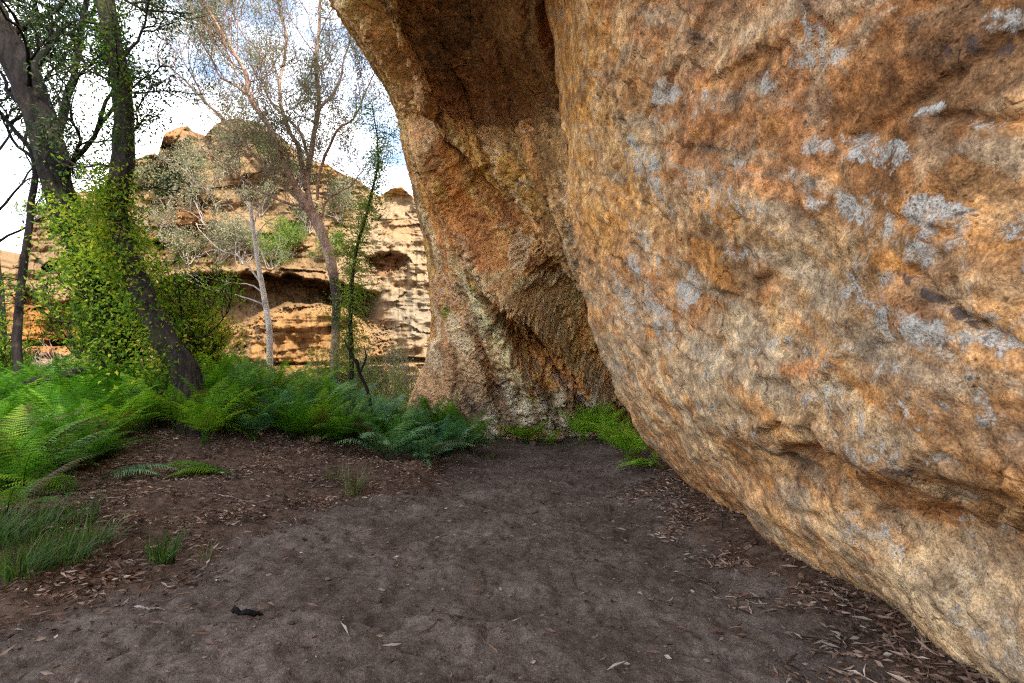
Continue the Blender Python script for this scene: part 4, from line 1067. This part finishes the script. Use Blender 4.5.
for (px, Y, w_, h_, n_, lab, mt) in (
    (392, 24, 2.6, 4.2, 5200, "rounded grey green bush against the foot of the pale cliff", L_scr), (370, 22, 1.6, 2.6, 1800, "olive bush behind the slim sapling foot", L_ivy),
    (340, 16.5, .9, 1.6, 900, "yellow green sapling bush at the foot of the slim sapling", L_ivy), (415, 20, 1.1, 1.5, 1200, "small olive bush at the foot of the stone arch", L_ivy), (312, 26, 1.6, 2.6, 500, "wispy nearly bare bush under the cave beside the gum", L_scr)):
    bush("bush", lab, gbase(px, Y), w_, h_, n_, mt, M_greyw, (.10, .035), None, (0, 1), 9, "shrub", .4, .2, 1, .2)
for (px, Y, w_, h_, n_, lab) in ((-120, 13, 1.6, 3.0, 1500, "green shrub outside the left edge of the view, the nearer"), (-230, 18, 2.4, 4.0, 2000, "green shrub outside the left edge of the view, the farther")):
    bush("understory_shrub", lab, gbase(px, Y), w_, h_, n_, L_epi, M_mid, (.09, .045), None, (.1, .8), 7)
# bare shrubs in front of the orange rock, far left
for (px, lab) in ((38, "bare pale twiggy shrub before the orange rock band, left one"), (58, "bare pale twiggy shrub before the orange rock band, right one")):
    base = gbase(px, 30); root = empty("bare_shrub", base); tag(root, lab, "shrub"); br = MB(); out = []
    for k in range(4): grow(br, (0, 0, -.1), (rng.normal() * .35, rng.normal() * .3, 1), 2.1, .045, 3, out, .6, .35, 5, 3, 5, .7, .2, .008)
    br.build("branches", M_greyw, root)
# ================================================================== ferns
def frond(mb, base, az, L, lean, npin=20, wid=.34, curl=1.0, var=.5, stipe=.28, detail=7):
    """one bracken frond: arching rib, paired toothed leaflets that shorten to the tip"""
    n = npin + 6
    t = np.linspace(0, 1, n)
    el = lean - curl * t ** 1.35 * 1.25
    d = np.stack([np.cos(el) * math.cos(az), np.cos(el) * math.sin(az), np.sin(el)], -1)
    pts = np.array(base) + np.concatenate([[np.zeros(3)], np.cumsum(d[:-1] * L / (n - 1), 0)])
    side = np.array([-math.sin(az), math.cos(az), 0.0])
    mb.tube(pts, np.linspace(.006, .0015, n), 3)
    mb.a[-1][:] = np.clip(var * .5, 0, 1)
    V = []; Q = []; A = []
    roll = rng.normal() * .25
    for k in range(n):
        if t[k] < stipe: continue
        f = (t[k] - stipe) / (1 - stipe)
        w = wid * L * (1 - f) ** .75 * min(1, .55 + f * 3) + .01
        nrm = np.cross(d[k], side)
        sp = L / n * 1.05
        for sgn in (-1, 1):
            out_d = side * sgn * math.cos(roll * sgn) + d[k] * .45 + nrm * (-.12 + math.sin(roll) * .3) + rng.normal(size=3) * .05
            out_d /= np.linalg.norm(out_d)
            fw = d[k]
            m = detail
            for j in range(m):
                g0 = j / m; g1 = (j + .78) / m
                sag = np.array([0, 0, -.22 * w])
                c0 = pts[k] + out_d * w * g0 + sag * g0 ** 2; c1 = pts[k] + out_d * w * g1 + sag * g1 ** 2
                h = sp * .62 * (1 - g0) ** .7
                b = len(V)
                V += [c0 - fw * h * .25, c0 + fw * h * .2, c1 + fw * h * .8, c1 - fw * h * .75 + out_d * .004]
                Q.append([b, b + 1, b + 2, b + 3]); A += [np.clip(var + rng.normal() * .10 + .12 * f, 0, 1)] * 4
    mb.add(np.array(V), q=np.array(Q), a=np.array(A))

def fern_mesh(seed, nf=11, L=.85, lean=1.15, spread=2 * PI, az0=0, detail=6, vb=(.2, .9), curl=1.0, name="fern", mat=None, npin=18):
    global rng
    keep = rng; rng = np.random.default_rng(seed)
    mb = MB()
    for k in range(nf):
        az = az0 + (rng.uniform(-.5, .5) * spread)
        frond(mb, (rng.normal() * .05, rng.normal() * .05, 0), az, L * rng.uniform(.7, 1.15), lean + rng.normal() * .16, npin, .27 * rng.uniform(.8, 1.15), curl * rng.uniform(.8, 1.2), (.28 + .72 * rng.uniform(*vb)) if rng.random() > .09 else .0, .25, detail)
    me = mb.mesh(name, mat, False); rng = keep
    return me
F_green = leaf_mat("fern_green", ((.13, .075, .03), (.012, .04, .004), (.035, .12, .008), (.06, .18, .012), (.16, .31, .025)), .5, .5)
F_blue = leaf_mat("fern_blue_green", ((.13, .075, .03), (.015, .055, .022), (.05, .16, .065), (.12, .28, .12), (.26, .42, .22)), .4, .45)
F_lime = leaf_mat("fern_lime", ((.20, .12, .04), (.05, .14, .006), (.075, .19, .012), (.15, .29, .02), (.24, .37, .03)), .5, .5)
F_brt = leaf_mat("fern_bright", ((.20, .12, .04), (.06, .16, .01), (.18, .38, .025), (.32, .58, .05), (.42, .62, .08)), .5, .5)  # leaf colour raised to make up for weak light in the cave
protoA = [fern_mesh(100 + k, 15, 1.18, 1.25, curl=.8, detail=8, npin=28, mat=F_green) for k in range(5)]
protoB = [fern_mesh(120 + k, 15, 1.1, 1.15, curl=.85, detail=8, npin=28, mat=F_blue) for k in range(3)]
protoL = [fern_mesh(140 + k, 14, 1.15, 1.2, curl=.85, detail=8, npin=28, mat=F_lime, vb=(.2, 1)) for k in range(3)]
def fern(me, loc, sc_, rz, label, group=None):
    o = bpy.data.objects.new("fern", me); COL.objects.link(o)
    o.location = loc; o.scale = (sc_, sc_, sc_ * rng.uniform(.9, 1.1)); o.rotation_euler = (rng.normal() * .06, rng.normal() * .06, rz)
    tag(o, label, "fern", group); return o
# the thick bank of ferns under the trees
r2 = np.random.default_rng(5)
def bank_front(px):      # pixel row where the fern bank meets bare litter
    return np.interp(px, [-200, 0, 40, 95, 130, 175, 215, 250, 300, 345, 380, 430, 470, 484], [540, 506, 496, 468, 438, 436, 452, 446, 444, 446, 452, 462, 456, 446])
spots = []
tries = 0
while len(spots) < 270 and tries < 40000:
    tries += 1
    y = 6 + 10.5 * r2.random() ** .9; x = r2.uniform(-20, -.9)
    px = 512 + F * x / (y * CP + 0)
    z = float(ground_z(x, y)); rel_ = np.array([x, y, z]) - EYE
    dpt = rel_[1] * CP + rel_[2] * SP; py = 341.5 - F * (-rel_[1] * SP + rel_[2] * CP) / dpt; px = 512 + F * rel_[0] / dpt
    if px < -230 or px > 470 - max(0, (440 - py)) * .6: continue
    if py > bank_front(px) - 2: continue
    if px > 330 and y > 14: continue
    md = (.42 if y < 11 else .55) * (1.15 if px < 120 else 1)
    if any((x - a) ** 2 + (y - b) ** 2 < md * md for a, b, c, d in spots): continue
    spots.append((x, y, z, px))
for i, (x, y, z, px) in enumerate(spots):
    u_ = r2.random()
    if px > 340: me = protoB[i % 3] if u_ < .62 else protoA[i % 5]
    elif px > 225: me = protoL[i % 3] if u_ < .45 else (protoA[i % 5] if u_ < .85 else protoB[i % 3])
    else: me = protoA[i % 5] if u_ < .82 else (protoL[i % 3] if u_ < .92 else protoB[i % 3])
    fern(me, (x, y, z - .03), r2.uniform(.85, 1.25) * (1.0 if y < 12 else 1.1), r2.uniform(0, 6.28),
         "green bracken in the dense fern bank under the trees", "ferns of the dense bank under the trees")
# ferns one can point to, at the front of the bank and by the rocks
specs = [(228, 474, F_lime, 14, .8, .55, "lime green fern reaching low over the litter at the tip of the fern bank", 3.6, 1.6),
         (255, 448, F_lime, 18, 1.0, .95, "lime fern with drooping fronds over the litter, right of the bent trunk", 3.4, 1.8),
         (118, 455, F_lime, 9, .95, .7, "lime fern fanned out left of the dark hollow under the trunks", 3.4, 1.6),
         (70, 495, F_lime, 14, .72, .75, "yellow green fern nearest the path on the left, over tall grass", 3.3, 2.0),
         (100, 480, F_blue, 5, .9, .5, "bluish frond lying flat over the leaf litter", 0.3, .5),
         (-14, 478, F_green, 16, .95, 1.15, "green fern at the very left edge above the tall grass", 0, 6.28),
         (38, 470, F_green, 18, .95, 1.15, "mid green fern second from the left edge, above the nearest ferns", 0, 6.28),
         (92, 462, F_green, 14, .85, 1.0, "green fern left of the bare litter patch", 0, 6.28),
         (5, 520, F_green, 14, .75, 1.1, "small dark fern among the grass clumps at the left edge", 0, 6.28),
         (20, 500, F_green, 16, 1.2, 1.2, "deep green fern above the grass at the left edge", 0, 6.28),
         (160, 436, F_green, 26, 1.6, 1.3, "large dark green fern with tall fronds before the bent trunk", 0, 6.28),
         (205, 437, F_green, 18, 1.5, 1.2, "dark green fern right under the foot of the bent trunk", 0, 6.28),
         (420, 466, F_blue, 16, 1.25, .95, "blue green fern at the right tip of the fern bank", 5.9, 3.5),
         (465, 452, F_blue, 15, 1.1, .95, "last blue green fern beside the path, nearest the arch", 5.9, 3.5),
         (385, 462, F_blue, 18, 1.35, 1.05, "blue green fern behind the litter mound", 5.2, 3.5),
         (345, 448, F_green, 16, 1.35, 1.1, "green fern left of the litter mound, fronds combed to the right", 5.2, 3.5)]
for k, (px, py, mt, nf, L, lean, lab, az, sp) in enumerate(specs):
    me = fern_mesh(300 + k, nf, L, lean, sp, az, 9, (.3, .9), .75 if lean < .9 else 1.0, "fern", mt, 24)
    fern(me, gpoint(px, py), 1.0, 0, lab)
def at_ground(px, Y):
    q = at(px, 400, Y); return np.array([q[0], Y, float(ground_z(q[0], Y))])
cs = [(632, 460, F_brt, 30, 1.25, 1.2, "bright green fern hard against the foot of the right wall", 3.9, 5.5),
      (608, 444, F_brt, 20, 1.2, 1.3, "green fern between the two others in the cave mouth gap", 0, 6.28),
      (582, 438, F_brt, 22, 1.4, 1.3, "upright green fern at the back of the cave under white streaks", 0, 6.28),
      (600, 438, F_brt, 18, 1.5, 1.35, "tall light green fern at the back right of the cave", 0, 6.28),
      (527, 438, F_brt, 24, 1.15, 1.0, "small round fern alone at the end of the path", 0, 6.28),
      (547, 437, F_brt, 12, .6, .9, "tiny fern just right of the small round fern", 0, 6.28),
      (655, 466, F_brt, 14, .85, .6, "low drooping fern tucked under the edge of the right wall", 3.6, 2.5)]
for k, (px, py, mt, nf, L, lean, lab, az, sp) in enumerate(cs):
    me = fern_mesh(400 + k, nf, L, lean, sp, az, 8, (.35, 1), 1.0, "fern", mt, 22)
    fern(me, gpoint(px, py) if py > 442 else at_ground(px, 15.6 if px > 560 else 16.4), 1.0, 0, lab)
for (px, py, L, lab) in ((447, 296, .45, "small green fern clinging high on the arch wall, left one"), (477, 284, .5, "small green fern clinging high on the arch wall, right one"), (598, 355, .8, "thin fern hanging in the dark cleft of the cave")):
    pass

# ================================================================== grass tufts
Gm = leaf_mat("grass_blades", ((.02, .05, .01), (.05, .11, .02), (.10, .17, .04), (.20, .19, .09)), .35, .5)
Gd = leaf_mat("dry_grass_blades", ((.07, .09, .03), (.13, .13, .05), (.24, .19, .10)), .3, .6)
def tuft(base, n, h, rad, mat, label, lean=.35, w=.006):
    m = MB()
    V = []; Q = []; A = []
    for k in range(n):
        a = rng.uniform(0, 2 * PI); r = rad * math.sqrt(rng.random()); b = np.array([math.cos(a) * r, math.sin(a) * r, -.02])
        az = a + rng.normal() * .5; ln = abs(rng.normal()) * lean; H = h * rng.uniform(.5, 1.1)
        sd_ = np.array([-math.sin(az + 1), math.cos(az + 1), 0]) * w * rng.uniform(.6, 1.3)
        prev = b; el = PI / 2 - ln * .4; s0 = len(V); var = np.clip(rng.normal(.45, .22), 0, 1)
        for j in range(5):
            f = 1 - (j / 4.3) ** 1.6
            V += [prev - sd_ * f, prev + sd_ * f]; A += [var, var]
            if j < 4: Q.append([s0 + 2 * j, s0 + 2 * j + 1, s0 + 2 * j + 3, s0 + 2 * j + 2])
            prev = prev + np.array([math.cos(az) * math.cos(el), math.sin(az) * math.cos(el), math.sin(el)]) * H / 4; el -= ln * .8
    m.add(np.array(V), q=np.array(Q), a=np.array(A))
    o = m.build("grass_tuft", mat, None, False); o.location = base
    tag(o, label, "grass"); return o
tuft(gpoint(162, 562), 110, .34, .10, Gm, "small upright green grass tuft alone on the leaf litter")
tuft(gpoint(354, 494), 120, .48, .14, Gd, "straw green grass tuft on the left of the litter mound")
tuft(gpoint(335, 478), 60, .3, .16, Gd, "thin dry grass behind the tuft on the litter mound")
tuft(gpoint(412, 470), 60, .3, .2, Gd, "thin dry grass under the blue green ferns of the mound")
for k, (px, py, h, n, lab) in enumerate(((18, 572, .36, 200, "tall dark grass clump at the left edge, nearest the camera"), (58, 560, .34, 200, "tall dark grass clump right of the nearest one"), (90, 545, .36, 120, "short grass clump at the right end of the left grass patch"),
                                         (30, 532, .38, 200, "grass clump just below the yellow green fern at left"), (70, 522, .32, 160, "grass clump between the fern and the leaf litter"), (-12, 545, .42, 200, "grass clump half out of view on the left"))):
    tuft(gpoint(px, py), n, h, .20, Gm, lab, .85, .005)
tuft(gpoint(205, 560), 18, .22, .05, Gd, "few thin stalks of grass right of the small green tuft")
tuft(gpoint(490, 458), 60, .22, .10, Gd, "dark little grass tuft on the verge where the path narrows")

# ================================================================== litter on the ground
def litter_stuff():
    V = []; n = 60000
    r = np.random.default_rng(8)
    x = r.uniform(-9, 3.1, n * 5); y = 1.6 + 13 * r.random(n * 5) ** 1.5
    off_ = path_left(y) - x; pq = np.stack([x, y, x * 0], -1)
    nn_ = fbm(pq, 1.2, 4, .6, 51); cl = fbm(pq, 3.1, 3, .6, 77)
    wx = np.interp(y, [0, 2.7, 8.7, 12], [2.6, 2.4, 2.9, 4])
    dens = np.maximum(sstep(-.5, .5, off_ + .5 * nn_), sstep(1.25, .15, wx - x + .4 * nn_) * 1.6) * sstep(-.5, .3, cl)
    dens = np.maximum(dens, np.exp(-((x + 2.05) / .75) ** 2 - ((y - 9.1) / .8) ** 2)); dens = np.maximum(dens, .02) * (x < wx) 
    k = (r.random(n * 5) < dens); x, y = x[k][:n], y[k][:n]; m = len(x)
    z = ground_z(x, y, True) + r.uniform(.004, .03, m)
    return np.stack([x, y, z], -1), r
pos, r8 = litter_stuff()
Lm = leaf_mat("fallen_leaves", ((.03, .019, .013), (.08, .045, .032), (.16, .09, .065), (.26, .19, .15), (.46, .38, .32)), .1, .8)
m = MB(); n = len(pos)
az = r8.uniform(0, 2 * PI, n); d = np.stack([np.cos(az), np.sin(az), r8.normal(size=n) * .22], -1)
keep = rng; rng = r8
m.leaves(pos, d, np.where(r8.random(n) < .25, .12, .065) , .022, 0, np.clip(r8.beta(1.3, 1.7, n), 0, 1), .08)
rng = keep
o = m.build("leaf_litter", Lm, None, False); tag(o, "fallen brown gum leaves scattered beside the path", None, None, "stuff")
# twigs
tw = MB(); idx = r8.choice(n, 2400, replace=False)
TW = []
for i in idx:
    a = r8.uniform(0, 2 * PI); L = r8.uniform(.08, .42); k = 4; t = np.linspace(-.5, .5, k)[:, None]
    TW.append(pos[i] + np.array([math.cos(a), math.sin(a), 0]) * L * t + np.stack([r8.normal(size=k) * .012, r8.normal(size=k) * .012, np.zeros(k)], -1))
TW = np.array(TW); TW[..., 2] = ground_z(TW[..., 0], TW[..., 1], True) + .012
for pt in TW:
    tw.tube(pt, np.linspace(1, .5, 4) * r8.uniform(.002, .0055), 4); tw.a[-1][:] = r8.beta(1.5, 1.6)
Tm = leaf_mat("fallen_twigs", ((.04, .025, .018), (.13, .08, .055), (.30, .22, .16)), 0, .85)
o = tw.build("twig_litter", Tm, None); tag(o, "small fallen twigs among the leaf litter", None, None, "stuff")
# pebbles and clods
pb_ = MB(); r9 = np.random.default_rng(4)
ico = []
NPB = 3600
yy = 1.6 + 9 * r9.random(NPB) ** 1.6; xx = r9.uniform(-3.4, 2.6, NPB); ss = r9.uniform(.003, .011, NPB) * np.where(r9.random(NPB) < .05, 2, 1)
cc = np.stack([xx, yy, ground_z(xx, yy, True) + ss * .2], -1)
th = np.linspace(0, PI, 5)[:, None]; ph = np.linspace(0, 2 * PI, 8)[None, :-1]
v_ = np.stack([np.sin(th) * np.cos(ph), np.sin(th) * np.sin(ph), np.cos(th) * .55 + 0 * ph], -1).reshape(1, 35, 3)
v_ = v_ * (1 + r9.normal(size=(NPB, 35, 1)) * .12) * ss[:, None, None] * np.stack([r9.uniform(.8, 1.5, NPB), np.ones(NPB), np.ones(NPB)], -1)[:, None]
i = np.arange(35).reshape(5, 7); j = np.roll(i, -1, 1); q1 = np.stack([i[:-1], i[1:], j[1:], j[:-1]], -1).reshape(1, -1, 4)
pb_.add((v_ + cc[:, None]).reshape(-1, 3), q=(q1 + np.arange(NPB)[:, None, None] * 35).reshape(-1, 4), a=np.repeat(r9.random(NPB), 35))
Pm = leaf_mat("grit", ((.05, .038, .03), (.11, .085, .07), (.20, .16, .13)), 0, .95)
o = pb_.build("grit", Pm, None, False); tag(o, "loose clods and grit on the sandy path", None, None, "stuff")

# single things on the ground
def stick(px, py, L, r, az, label, name="stick", mat=M_dark, bend=.1):
    b = gpoint(px, py); t = np.linspace(-.5, .5, 14)
    pt = np.stack([b[0] + np.cos(az) * L * t - np.sin(az) * bend * L * t * t * 2, b[1] + np.sin(az) * L * t + np.cos(az) * bend * L * t * t * 2], -1)
    z = ground_z(pt[:, 0], pt[:, 1], True) + r * .7
    p3 = np.concatenate([pt, z[:, None]], 1) - b
    m = MB(); m.tube(p3, r * np.interp(t, [-.5, -.45, .3, .5], [.3, 1, .8, .2]), 8, .25, px); o = m.build(name, mat, None); o.location = b
    tag(o, label, "stick"); return o
stick(247, 617, .20, .022, .35, "short thick dark stick lying on the sandy path at lower left")
stick(490, 645, .2, .006, 2.2, "thin curved twig on the path near the bottom of the picture", mat=Tm)
stick(722, 525, .45, .006, 1.2, "long straw coloured twig leaning on litter by the wall", mat=M_pale)
stick(240, 500, .7, .008, .4, "long bent pale twig lying on the bank litter", mat=M_greyw, bend=.3)
stick(290, 498, .5, .012, .1, "dark fallen branch at the edge of the bank", mat=M_mid)
stick(150, 610, .22, .008, .1, "pale strip of bark on the ground left of the dark stick", name="bark_strip", mat=M_greyw)
# fallen log in the ferns
b0 = at(-20, 398, 9.5); b1 = at(125, 362, 11.0)
m = MB(); ptl = polyline([b0 - b0, (b1 - b0) * .5 + [0, 0, .06], b1 - b0], 30, .06, 8); m.tube(ptl, np.linspace(.10, .06, 30), 10, .2, 8)
o = m.build("fallen_log", M_dark, None); o.location = b0; tag(o, "dark fallen log slanting through the ferns at far left", "log")
def stone(px, py, s, label, mat):
    b = gpoint(px, py); th = np.linspace(0, PI, 24)[:, None]; ph = np.linspace(0, 2 * PI, 33)[None, :-1]
    v_ = np.stack([np.sin(th) * np.cos(ph), np.sin(th) * np.sin(ph), np.cos(th) + 0 * ph], -1)
    v_ = v_ * (1 + .22 * fbm(v_ + px, 1.3, 3, .5, 3)[..., None]) * np.array(s); i = np.arange(24 * 32).reshape(24, 32); j = np.roll(i, -1, 1)
    mm = mesh_np("stone", v_.reshape(-1, 3), np.stack([i[:-1], i[1:], j[1:], j[:-1]], -1).reshape(-1, 4), mat=mat,
                 attrs={'tint': np.tile([.22, .17, .13], (24 * 32, 1)), 'lichen': np.full(768, .1), 'seep': np.full(768, .1)})
    o = link("stone", mm); o.location = b + np.array([0, 0, s[2] * .4]); tag(o, label, "stone"); return o
stoneM = rock_material("small_stone", grain=3.0, bump=.6)
stone(314, 442, (.14, .11, .09), "small grey brown stone where the litter meets the ferns", stoneM)
stone(258, 446, (.10, .08, .06), "smaller stone half under the fern bank", stoneM)

# small fallen stones where the walls meet the sand
rs = np.random.default_rng(21); stone_me = []
for k in range(6):
    th = np.linspace(0, PI, 16)[:, None]; ph = np.linspace(0, 2 * PI, 21)[None, :-1]
    v_ = np.stack([np.sin(th) * np.cos(ph), np.sin(th) * np.sin(ph), np.cos(th) + 0 * ph], -1)
    ff, _ = facets(v_ + k * 3.1, .8, k, .9); v_ = v_ * (1 + .2 * fbm(v_ + k * 5, 1.2, 3, .5, 3)[..., None] + .16 * ff[..., None]) * np.array([1, .8, .6])
    i = np.arange(320).reshape(16, 20); j = np.roll(i, -1, 1)
    tt_ = [(.26, .16, .09), (.22, .16, .11), (.17, .12, .085)][k % 3]
    stone_me.append(mesh_np("stone", v_.reshape(-1, 3), np.stack([i[:-1], i[1:], j[1:], j[:-1]], -1).reshape(-1, 4), mat=stoneM,
                    attrs={'tint': np.tile(tt_, (320, 1)), 'lichen': np.full(320, .1), 'seep': np.full(320, .1)}))
for k in range(36):
    if k < 22:
        y = 2.6 + 6 * rs.random(); x = np.interp(y, [2.7, 8.7], [2.35, 2.75]) - abs(rs.normal()) * .22; s_ = rs.uniform(.012, .035)
        lab, grp = "small tan stone fallen at the foot of the right wall", "stones along the foot of the right wall"
    else:
        x = rs.uniform(-1.6, 2.4); y = 16.0 + rs.random() * .9; s_ = rs.uniform(.05, .13)
        lab, grp = "small stone at the back of the cave where the path ends", "stones at the back of the cave"
    o = bpy.data.objects.new("stone", stone_me[k % 6]); COL.objects.link(o); o.scale = (s_,) * 3; o.rotation_euler = (rs.normal() * .4, rs.normal() * .4, rs.uniform(0, 6.28))
    o.location = (x, y, float(ground_z(x, y, True)) + s_ * .25); tag(o, lab, "stone", grp)
# ================================================================== sky, sun, exposure
w = bpy.data.worlds.new("World"); sc.world = w; w.use_nodes = True
nt = w.node_tree; nt.nodes.clear()
SUN_AZ = math.radians(146)     # clockwise from +Y (view direction): behind the camera on the right
SUN_EL = math.radians(40)
sky = nt.nodes.new('ShaderNodeTexSky'); sky.sky_type = 'NISHITA'; sky.sun_disc = False
sky.sun_elevation = SUN_EL; sky.sun_rotation = SUN_AZ
sky.air_density = 1.0; sky.dust_density = 1.5; sky.ozone_density = 1.0
tc = nt.nodes.new('ShaderNodeTexCoord')
mp = nt.nodes.new('ShaderNodeMapping'); mp.inputs['Scale'].default_value = (1, 1, 2.2)
nt.links.new(tc.outputs['Generated'], mp.inputs['Vector'])
no = nt.nodes.new('ShaderNodeTexNoise'); no.inputs['Scale'].default_value = 2.6; no.inputs['Detail'].default_value = 3.5; no.inputs['Roughness'].default_value = .58
nt.links.new(mp.outputs[0], no.inputs['Vector'])
mr = nt.nodes.new('ShaderNodeMapRange'); mr.interpolation_type = 'SMOOTHSTEP'
mr.inputs[1].default_value = .40; mr.inputs[2].default_value = .62; mr.inputs[3].default_value = 0.08; mr.inputs[4].default_value = 1
nt.links.new(no.outputs[0], mr.inputs[0])
mx = nt.nodes.new('ShaderNodeMix'); mx.data_type = 'RGBA'
nt.links.new(mr.outputs[0], mx.inputs[0]); vm = nt.nodes.new('ShaderNodeVectorMath'); vm.operation = 'MULTIPLY'; vm.inputs[1].default_value = (.42, .48, .55); nt.links.new(sky.outputs[0], vm.inputs[0])
nt.links.new(vm.outputs[0], mx.inputs[6]); mx.inputs[7].default_value = (4.5, 4.5, 4.6, 1)
bg = nt.nodes.new('ShaderNodeBackground'); bg.inputs['Strength'].default_value = 0.15
nt.links.new(mx.outputs[2], bg.inputs['Color'])
wo = nt.nodes.new('ShaderNodeOutputWorld'); nt.links.new(bg.outputs[0], wo.inputs['Surface'])
sd = bpy.data.lights.new("sun", 'SUN'); sd.energy = 2.0; sd.angle = math.radians(5); sd.color = (1.0, .93, .82)
so = bpy.data.objects.new("sun", sd); COL.objects.link(so)
dv = Vector((math.sin(SUN_AZ) * math.cos(SUN_EL), math.cos(SUN_AZ) * math.cos(SUN_EL), math.sin(SUN_EL)))
so.rotation_euler = dv.to_track_quat('Z', 'Y').to_euler(); so.location = dv * 60
sc.view_settings.view_transform = 'Standard'; sc.view_settings.look = 'None'; sc.view_settings.gamma = 1
sc.view_settings.use_curve_mapping = False
sc.view_settings.exposure = 2.6
sc.render.engine = 'CYCLES'
sc.cycles.use_denoising = False; sc.cycles.sample_clamp_indirect = 3.0
sc.cycles.denoiser = 'OPENIMAGEDENOISE'; sc.cycles.denoising_input_passes = 'RGB_ALBEDO_NORMAL'; sc.cycles.denoising_prefilter = 'ACCURATE'
sc.cycles.max_bounces = 6; sc.cycles.diffuse_bounces = 4; sc.cycles.transparent_max_bounces = 8
sc.cycles.use_adaptive_sampling = False
sc.cycles.filter_width = 1.2
